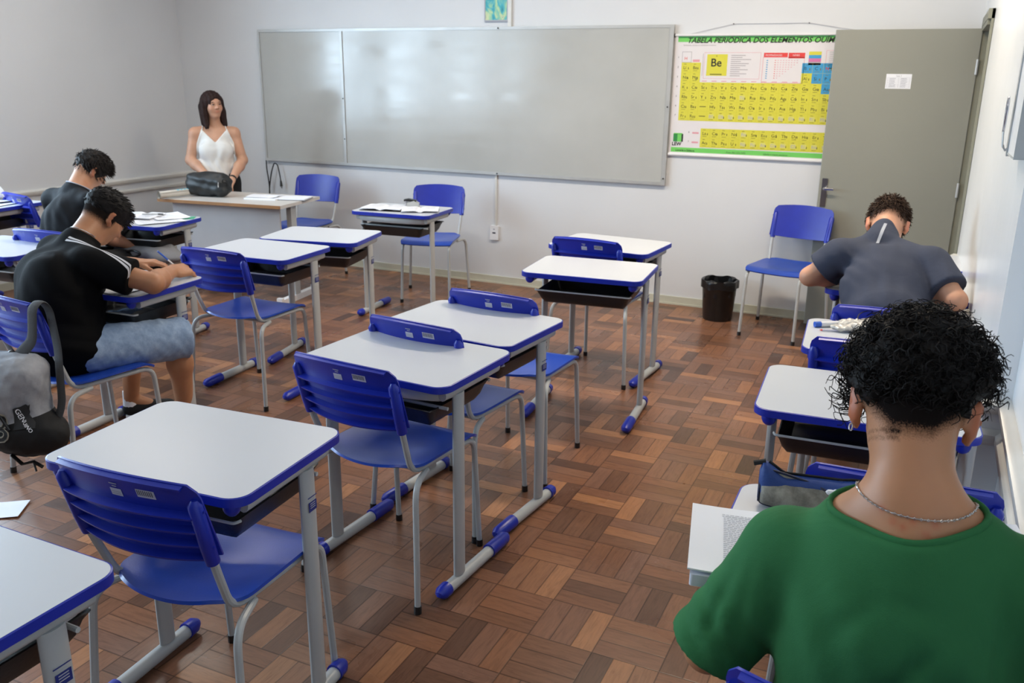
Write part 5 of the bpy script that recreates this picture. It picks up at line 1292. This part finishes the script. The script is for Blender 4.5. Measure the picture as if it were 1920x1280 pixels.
# teacher desk
def TP(x, y, z=.7525): v = TM @ Vector((x, y, z)); return v
v = TP(.12, .25); t = empty('rolled_poster', (v.x, v.y, .7525+.030), TA + R(74))
b = MB()
def roll(u, v_): a = u*2*PI*2.4; r_ = .014+.0065*u*2.4; return ((v_-.5)*.62, r_*math.cos(a), r_*math.sin(a))
b.grid(roll, 60, 2); b.build('rolled_sheet', simple('roll_paper', srgb(204, 200, 192), .6), t, ang=60)
b = MB()
for i in range(7): 
    x = -.16+.03*i; b.grid(lambda u, v_, x=x: (x+.018*v_, .0303*math.cos(R(60+70*u)), .0303*math.sin(R(60+70*u))), 4, 1)
b.build('blue_print', simple('light_blue_print', srgb(120, 186, 205), .6), t, smooth=False)
tag(t, 'rolled up paper map at the left end of the teacher desk', 'paper roll')
F_ = Field((-5.36, 4.98, .74), (-4.72, 5.34, .98), .006); Bx = frame((math.cos(TA+PI/2), math.sin(TA+PI/2), 0))
cb = V(-5.005, 5.16, .842); F_.box(cb, (.185, .075, .086), Bx, .065, .02); F_.ell(cb+V(0, 0, .02), (.17, .075, .075), Bx, .03); F_.plane((0, 0, .7535), (0, 0, -1), .004)
F_.warp(lambda P: .004*np.sin((P-cb)[:, 2]*95+(P-cb)[:, 0]*14)+.004*nz(P, 34)+.003*nz(P, 70, 1.2))
t = empty('handbag', (-5.005, 5.16, .7525)); CH[t.name] = []
F_.build('bag_body', M['bag'], t, V(-5.005, 5.16, .7525))
b = MB(); b.tube(bend([(.16, -.02, .10), (.19, -.05, .15), (.205, -.02, .13), (.20, .02, .06)], .02), .005, 8); b.build('handle', M['bag'], t)
b = MB(); b.tube([(-.17, -.045, .11), (-.08, -.062, .135), (.05, -.062, .138), (.15, -.05, .12)], .003, 6); b.build('zip', M['black'], t)
b = MB(); b.tube([(.15, -.055, .118), (.165, -.075, .098), (.160, -.070, .085)], .0045, 6); b.build('buckle', M['silver'], t)
tag(t, 'soft black handbag on the teacher desk in front of the woman', 'handbag')
LB = ['stack of white papers on the teacher desk, left of the folder', 'loose white paper lying askew on the paper stack of the teacher desk', 'white folder at the right end of the teacher desk']
v = TP(.72, .30); t = empty('paper_stack', (v.x, v.y, .7525), TA + R(4)); b = MB(); b.box((-.13, -.09, 0), (.13, .09, .010)); b.build('sheets', M['paper'], t, smooth=False); tag(t, LB[0], 'papers')
v = TP(.70, .33); sheet('paper_sheet', v.x, v.y, .7640, .24, .17, 18, LB[1], curl=.006)
v = TP(.93, .36); t = empty('folder', (v.x, v.y, .7525), TA + R(10)); b = MB(); b.box((-.12, -.09, .0), (.12, .09, .003)); b.build('back_cover', M['black'], t, smooth=False); b = MB(); b.box((-.118, -.088, .003), (.118, .088, .013)); b.build('sheets', M['paper'], t, smooth=False); tag(t, LB[2], 'folder')
# desk of the dark haired student
notebook('notebook', -4.60, 4.10, ZD, .27, .24, 20, 'open notebook on the desk beside the dark haired student', cover=M['black'], lines=14)
sheet('exam_sheet', -4.375, 4.055, ZD+.001, .21, .29, -28, 'white exam sheet hanging over the corner beside the green card', curl=.004, lines=16)
sheet('exam_sheet', -4.46, 4.21, ZD+.006, .21, .28, 62, 'white exam sheet lying behind the overhanging one on the same desk', curl=.003, lines=10)
t = empty('green_card', (-4.335, 4.235, ZD), R(35)); b = MB(); b.box((-.06, -.05, 0), (.06, .05, .002)); b.build('card', M['green_card'], t, smooth=False); tag(t, 'green card on the desk beside the dark haired student', 'card')
t = empty('pen', (-4.50, 4.13, ZD+.027), R(28)); b = MB(); b.tube([(-.07, 0, 0), (.055, 0, .0), (.07, 0, 0)], [.004, .004, .001], 8); b.build('barrel', M['metal'], t); b = MB(); b.tube([(.03, 0, 0), (.062, 0, 0)], .0048, 8); b.build('cap', M['black'], t); tag(t, 'thin pen lying on the open notebook at the left', 'pen')
# desk at the far left
sheet('exam_sheet', -5.92, 4.10, ZD+.001, .21, .29, 12, 'white sheet nearest the edge of the far left desk', curl=.004, lines=10)
sheet('exam_sheet', -6.02, 4.17, ZD+.007, .26, .26, -8, 'white sheet with folded corner on top at the far left desk', curl=.006, lines=6)
t = empty('magazine', (-6.14, 4.10, ZD+.004), R(4)); b = MB()
b.shell(lambda u, v_: (-.10+.20*u, -.13+.26*v_, .004+.10*math.sin(u*PI*.95)), 16, 4, .003); b.build('arched_page', M['paper'], t); tag(t, 'white booklet standing arched on the far left desk', 'booklet')
# writing student: sheets and blue pen in his hand
sheet('exam_sheet', -3.30, 2.80, ZD+.001, .21, .29, 4, 'white sheet under the arms of the student in the striped black shirt', lines=14, curl=.001)
sheet('exam_sheet', -3.13, 2.70, ZD+.003, .21, .28, -6, 'white sheet at the near edge under the striped shirt sleeve', lines=12, curl=.001)
tp = (TIPS[0]+TIPS[4])/2; a0 = np.array(tp); dr = unit(V(-.35, -.45, .62)); a1 = a0 + dr*.145; tip = a0 - dr*.02
t = empty('pen', tuple(a0)); b = MB(); b.tube([tuple(tip-a0), tuple(dr*.0), tuple(dr*.085)], [.001, .0036, .0036], 8); b.build('barrel', M['whiteplastic'], t); b = MB(); b.tube([tuple(dr*.085), tuple(dr*.145)], .0042, 8); b.build('cap', M['teal'], t); tag(t, 'blue and white pen held by the writing student', 'pen')
# grey backpack on the lap of the dark haired student
cb = V(-4.45, 3.985, .572); F_ = Field(cb-V(.34, .24, .2), cb+V(.34, .24, .2), .007); F_.box(cb, (.19, .11, .048), frame((-.1, 1, 0)), .055, .02); F_.ell(cb+V(.14, .02, -.02), (.14, .10, .045), None, .04); F_.warp(lambda P: .005*nz(P, 30)+.003*nz(P, 60, 1))
t = empty('backpack', tuple(cb)); CH[t.name] = []; F_.build('bag_body', simple('grey_canvas', srgb(128, 128, 132), .85, bump=.3, bscale=90), t, cb)
b = MB(); b.tube(bend([(-.02, -.125, .02), (.06, -.14, .04), (.12, -.135, .02), (.05, -.13, -.01), (-.03, -.125, .0)], .03), .008, 8); b.build('strap', M['black'], t); tag(t, 'grey backpack on the lap of the dark haired student', 'backpack')
# marker desk
t = empty('marker', (-.255, 3.475, ZD+.011), R(33)); b = MB(); b.tube([(-.07, 0, 0), (.06, 0, 0)], .0105, 14); b.build('barrel', M['whiteplastic'], t); b = MB(); b.tube([(-.085, 0, 0), (-.0845, 0, 0), (-.06, 0, 0)], [.006, .011, .0112], 14); b.build('cap', M['teal'], t); tag(t, 'white whiteboard marker with blue end on the right row desk', 'marker')
t = empty('round_sticker', (-.235, 3.565, ZD+.0008)); b = MB(); b.tube([(.026*math.cos(a), .022*math.sin(a), .001) for a in [2*PI*i/24 for i in range(25)]], .003, 6, cap=False); b.build('ring', simple('purple_grey_print', srgb(96, 90, 130), .5), t); b = MB(); b.lathe([(.022, 0), (.022, .001)], 20); b.build('disc', M['sticker'], t); tag(t, 'small round printed sticker on the desk behind the marker', 'sticker')
cb = V(-.165, 3.455, ZD+.02); F_ = Field(cb-V(.13, .12, .03), cb+V(.13, .12, .06), .004); F_.ell(cb, (.085, .05, .018), frame((.3, 1, 0)), .01); F_.ell(cb+V(.05, .03, .008), (.06, .035, .016), None, .01); F_.ell(cb+V(-.06, -.035, -.006), (.045, .03, .010), None, .01); F_.warp(lambda P: .006*nz(P, 130)+.004*nz(P, 220, .6)); F_.plane((0, 0, ZD+.001), (0, 0, -1), .002)
t = empty('crumpled_wrapper', tuple(cb)); CH[t.name] = []; m = NT('crinkled_film'); m.set(Base_Color=srgb(190, 186, 178), Roughness=.18, Specular_IOR_Level=.7); m.bump(m.noise(70, 3, m.coord()), .6, .004); F_.build('film', m.mat, t, cb); tag(t, 'crumpled shiny plastic wrapper beside the marker', 'wrapper')
t = empty('earphones', (-.12, 3.50, ZD+.03), 0); b = MB(); b.tube([(.10*math.cos(a)*.6, .05*math.sin(a), .02*math.sin(a)+.012) for a in [R(x) for x in range(0, 300, 20)]], .002, 6); b.build('cable', M['black'], t); tag(t, 'thin black cable looped over the crumpled wrapper', 'cable')
t = empty('pink_pencil', (-.245, 3.40, ZD+.005), R(20)); b = MB(); b.tube([(-.05, 0, 0), (.05, 0, 0)], .004, 6); b.build('barrel', M['sticker'], t); b = MB(); b.tube([(-.06, 0, 0), (-.05, 0, 0)], [.001, .004], 6); b.build('tip', M['red'], t); tag(t, 'short pale pencil with reddish tip in front of the marker', 'pencil')
t = empty('phone', (-.16, 3.255, ZD), R(18)); b = MB(); b.prism(rrect(.15, .075, .01, 4), 0, .009); b.build('phone_body', M['black'], t); tag(t, 'flat black phone at the near edge of the marker desk', 'phone')
# desk of the student in green: pencil case and papers
cb = V(-.142, 1.868, ZD+.055)
t = empty('pencil_case', (cb[0], cb[1], ZD)); rz = R(9)
CM = Matrix.Rotation(rz, 4, 'Z'); L2 = .115
def casef(u, v_):
    """closed tube of the case: u around, v along"""
    x = -L2 + 2*L2*v_; e = (1-abs(2*v_-1)**5)**.4 if 0 < v_ < 1 else 0.0
    topz = .078 + .050*max(0, 1-v_/.24)**1.3 + .012*max(0, (v_-.75)/.25) ; w = .040*(.35+.65*e)
    a = 2*PI*u; y = w*math.cos(a)*(1 if math.sin(a) < 0 else .82); zc = topz*.46; z = zc + (topz-zc)*max(0, math.sin(a))**.8 if math.sin(a) >= 0 else zc + zc*.98*math.sin(a)*(1-.0)
    z = z*(.55+.45*e) + (1-e)*.012
    return tuple(CM @ Vector((x, y, z+.001)))
m_blue = simple('blue_nylon', srgb(30, 62, 130), .6, bump=.4, bscale=60, var=.15)
mg = NT('stained_grey_canvas'); co = mg.coord(); mg.set(Base_Color=mg.mix(.8, srgb(150, 148, 138), mg.ramp(mg.noise(16, 5, co, .65), [(.38, srgb(92, 88, 82)), (.6, srgb(156, 154, 144))])), Roughness=.85); mg.bump(mg.noise(300, 2, co), .3, .002)
b = MB(); b.grid(casef, 48, 40); b.build('case_top', m_blue, t, ang=80)
def front(u, v_):
    zf = .02+.96*v_; x = -L2*.985+2*L2*.985*u; e = (1-abs(2*u-1)**5)**.4 if 0 < u < 1 else .0
    hh = (.098-.046*min(1, u/.75)+.004*u)*zf; w = .0425*(.35+.65*e); s_ = min(1, abs(hh/.034-1)*.999); y = -w*math.sqrt(max(0, 1-s_**2.4))-.0015
    return tuple(CM @ Vector((x, min(y, -.010*e-.004), hh*(.6+.4*e)+(1-e)*.012+.002)))
b = MB(); b.grid(front, 40, 12); b.build('side_panel', mg.mat, t, ang=80)
b = MB(); b.tube([front(i/40, 1) for i in range(41)], .0028, 6); b.tube([front(i/40, 0) for i in range(41)], .0025, 6); b.tube([front(0.004, j/10) for j in range(11)], .0028, 6); b.tube([front(.996, j/10) for j in range(11)], .0028, 6); b.build('piping', simple('navy_piping', srgb(18, 26, 56), .5), t)
b = MB(); z1 = [Vector(casef(.25, v_)) + Vector((0, 0, .003)) for v_ in np.linspace(.08, .95, 24)]; b.tube([tuple(p) for p in z1], .003, 6, r2=.0015); b.tube([casef(.25, .05), tuple(Vector(casef(.25, .02))+Vector((-.018, -.004, -.006)))], .006, 8); b.build('zip', M['black'], t)
b = MB(); p = Vector(casef(.40, .72)); 
for (dx, dz, r_) in ((-.014, .000, .012), (.0, .003, .013), (.014, .000, .010)): b.sphere((p.x+dx, p.y-.010, p.z+dz+.0), (r_, .006, .007), 8)
b.build('tissue', M['paper'], t)
tag(t, 'blue and stained grey pencil case standing on the green shirt student desk', 'pencil case')
# exam booklet over the left edge of that desk
t = empty('exam_booklet', (-.220, 1.592, ZD), R(12))
b = MB(); b.prism(rrect(.215, .290, .018, 4, .02, -.02), .000, .010); b.build('lower_notebook', M['paper'], t)
b = MB(); b.prism(rrect(.230, .270, .006, 3), .0105, .034); b.build('page_block', simple('page_edges', srgb(206, 208, 218), .7), t)
b = MB(); b.shell(lambda u, v_: (-.120+.235*u, -.132+.272*v_, .0365+.004*(2*u-1)**2+(.0035 if v_ < .08 else 0)), 10, 10, .003); b.build('top_sheet', M['paper'], t)
b = MB()
for i in range(30):
    y = .105-.0076*i; x1 = .085-.06*random.random()*(i % 6 == 5); x0 = -.055
    if i in (0, 1): x0, x1 = -.058, .07
    x = x0
    while x < x1: w_ = .004+.008*random.random(); b.box((x, y-.0009, .0395+.004*((x)/.118)**2), (min(x+w_, x1), y+.0009, .0399+.004*((x)/.118)**2)); x += w_+.0022
b.build('print', M['inklight'], t, smooth=False)
tag(t, 'thick stapled exam booklet sticking out left of the green shirt student', 'booklet')
sheet('exam_sheet', .215, 1.88, ZD+.001, .14, .20, 10, 'white sheet on the right end of the green shirt student desk', curl=.002, lines=8)
# folded sheet on the floor
t = empty('floor_paper', (-3.16, 1.965, 0.001), R(35)); b = MB(); b.shell(lambda u, v_: (-.10+.20*u, -.07+.14*v_, .003+.006*abs(u-.5)), 8, 4, .001); b.build('sheet', M['paper'], t); tag(t, 'pale sheet lying on the parquet at the left edge of the photo', 'paper')
# ---------------------------------------------------------------- backpack hanging from the striped student's chair
def chair_backpack():
    O_ = V(-3.030, 2.030, .335); t = empty('backpack', tuple(O_)); CH[t.name] = []
    ax = unit(V(.26, -.965, 0)); rt = unit(V(.965, .26, 0))     # outward from the chair back, to the right
    B = np.stack([rt, ax, V(0, 0, 1)], 1)
    L = lambda a, b_, z: O_ + rt*a + ax*b_ + V(0, 0, z)
    F_ = Field(O_-V(.34, .26, .12), O_+V(.34, .26, .42), .006)
    tl = head_frame(0, 0, 0)
    F_.box(L(-.03, .00, .135), (.16, .085, .185), B, .075, .02); F_.ell(L(.05, .02, .02), (.165, .10, .095), B, .04); F_.box(L(-.05, .075, .10), (.115, .045, .125), B, .04, .025)
    F_.warp(lambda P: .006*nz(P, 26)+.004*nz(P, 55, 1.0)+.002*nz(P, 120, .3))
    m = NT('backpack_cloth'); co = m.coord(); a = m.node('ShaderNodeAttribute'); a.attribute_name = 'dark'
    f = m.math('GREATER_THAN', a.outputs['Fac'], .5); c_ = m.ramp(m.noise(9, 4, co, .6), [(.3, srgb(126, 128, 134)), (.7, srgb(168, 170, 176))]); m.set(Base_Color=m.mix(f, c_, srgb(15, 15, 17)), Roughness=.8); m.bump(m.noise(60, 4, co), .4, .004)
    def dark(v):
        q = (v-O_)@B; d = 1/(1+np.exp(-((.075-.25*q[:, 0]*0)-q[:, 2]+.25*(q[:, 0]-.02))/.004)); d2 = (q[:, 0] > .055+.35*(q[:, 2]-.05))*(q[:, 2] < .19)*(q[:, 0] > .04)*0; return np.clip(d+d2, 0, 1)
    F_.build('bag_body', m.mat, t, O_, {'dark': dark})
    # shoulder strap hooked over the chair back, and the loose webbing
    top = L(.155, -.10, .520); gm = simple('grey_strap', srgb(70, 70, 72), .85, bump=.3, bscale=200)
    b = MB(); P_ = [L(.02, -.01, .30), L(.075, -.035, .36), L(.085, -.035, .40), L(.090, -.045, .490), L(.095, -.085, .512), L(.105, -.115, .47), L(.130, -.10, .32), L(.17, -.03, .12), L(.155, .02, .02)]
    b.tube(bend([tuple(p-O_) for p in P_], .03), .024, 10, r2=.005, up=tuple(rt)); b.build('shoulder_strap', gm, t)
    b = MB(); P_ = [L(-.02, -.01, .30), L(.0, -.02, .33), L(.02, -.01, .30)]; b.tube(bend([tuple(p-O_) for p in P_], .02), .008, 8); b.build('top_handle', M['black'], t)
    b = MB(); b.tube([tuple(L(.02, .09, -.05)-O_), tuple(L(.06, .09, -.085)-O_), tuple(L(.10, .08, -.075)-O_), tuple(L(.13, .07, -.10)-O_)], .004, 6, r2=.009); b.tube([tuple(L(.10, .08, -.075)-O_), tuple(L(.115, .09, -.11)-O_)], .004, 6); b.build('webbing', M['black'], t)
    b = MB(); P_ = [F_.project(L(*q), .003)-O_ for q in ((-.17, .11, .19), (-.12, .13, .235), (-.06, .13, .235), (-.01, .13, .19), (.02, .12, .12), (.05, .11, .06))]; b.tube([tuple(p) for p in P_], .0055, 8); b.build('zip', M['black'], t)
    # outlined letters and the side tag
    def lay(vs, o, sz, n_, up): 
        out = []
        for (x, y, z) in vs: out.append(tuple(F_.project(o + rt*(x*sz*up[0]-y*sz*up[1]) + V(0, 0, 1)*(x*sz*up[1]+y*sz*up[0]), n_)-O_))
        return out
    for bold_, off, mt, nm in ((.035, .0030, simple('silver_outline', srgb(170, 165, 150), .5), 'letter_outline'), (.0, .0055, simple('black_letter', srgb(24, 24, 26), .6), 'letters')):
        vs, fs = text_geo('NB', 1.0, bold=bold_, shear=.2); b = MB(); b.add(lay(vs, L(-.150, .14, .020), .150, off, (1, 0)), fs); b.build(nm, mt, t, smooth=False)
    b = MB(); b.grid(lambda u, v_: tuple(F_.project(L(.065+.080*u-.0*v_, .10, .055+.085*v_+.02*u), .003)-O_), 8, 8); b.build('side_tag', simple('charcoal_patch', srgb(34, 35, 38), .7), t)
    vs, fs = text_geo('GENUINO', 1.0, bold=.01); a_ = R(-58); b = MB(); b.add(lay(vs, L(.078, .11, .135), .021, .0045, (math.cos(a_), math.sin(a_))), fs); b.build('tag_lettering', M['paper'], t, smooth=False)
    tag(t, 'grey and black backpack hanging from the chair of the striped shirt student', 'backpack')
chair_backpack()
t = empty('school_bag', (-4.49, 2.80, 0)); CH[t.name] = []; cb = V(-4.49, 2.80, .22); F_ = Field(cb-V(.2, .2, .24), cb+V(.2, .2, .28), .008); F_.box(cb+V(0, 0, .0), (.13, .09, .20), None, .06, .02); F_.plane((0, 0, .004), (0, 0, -1)); F_.warp(lambda P: .004*nz(P, 40)); F_.build('bag_body', M['blackcloth'], t, V(-4.49, 2.80, 0)); tag(t, 'dark school bag on the floor under the half hidden desk at the left', 'bag')
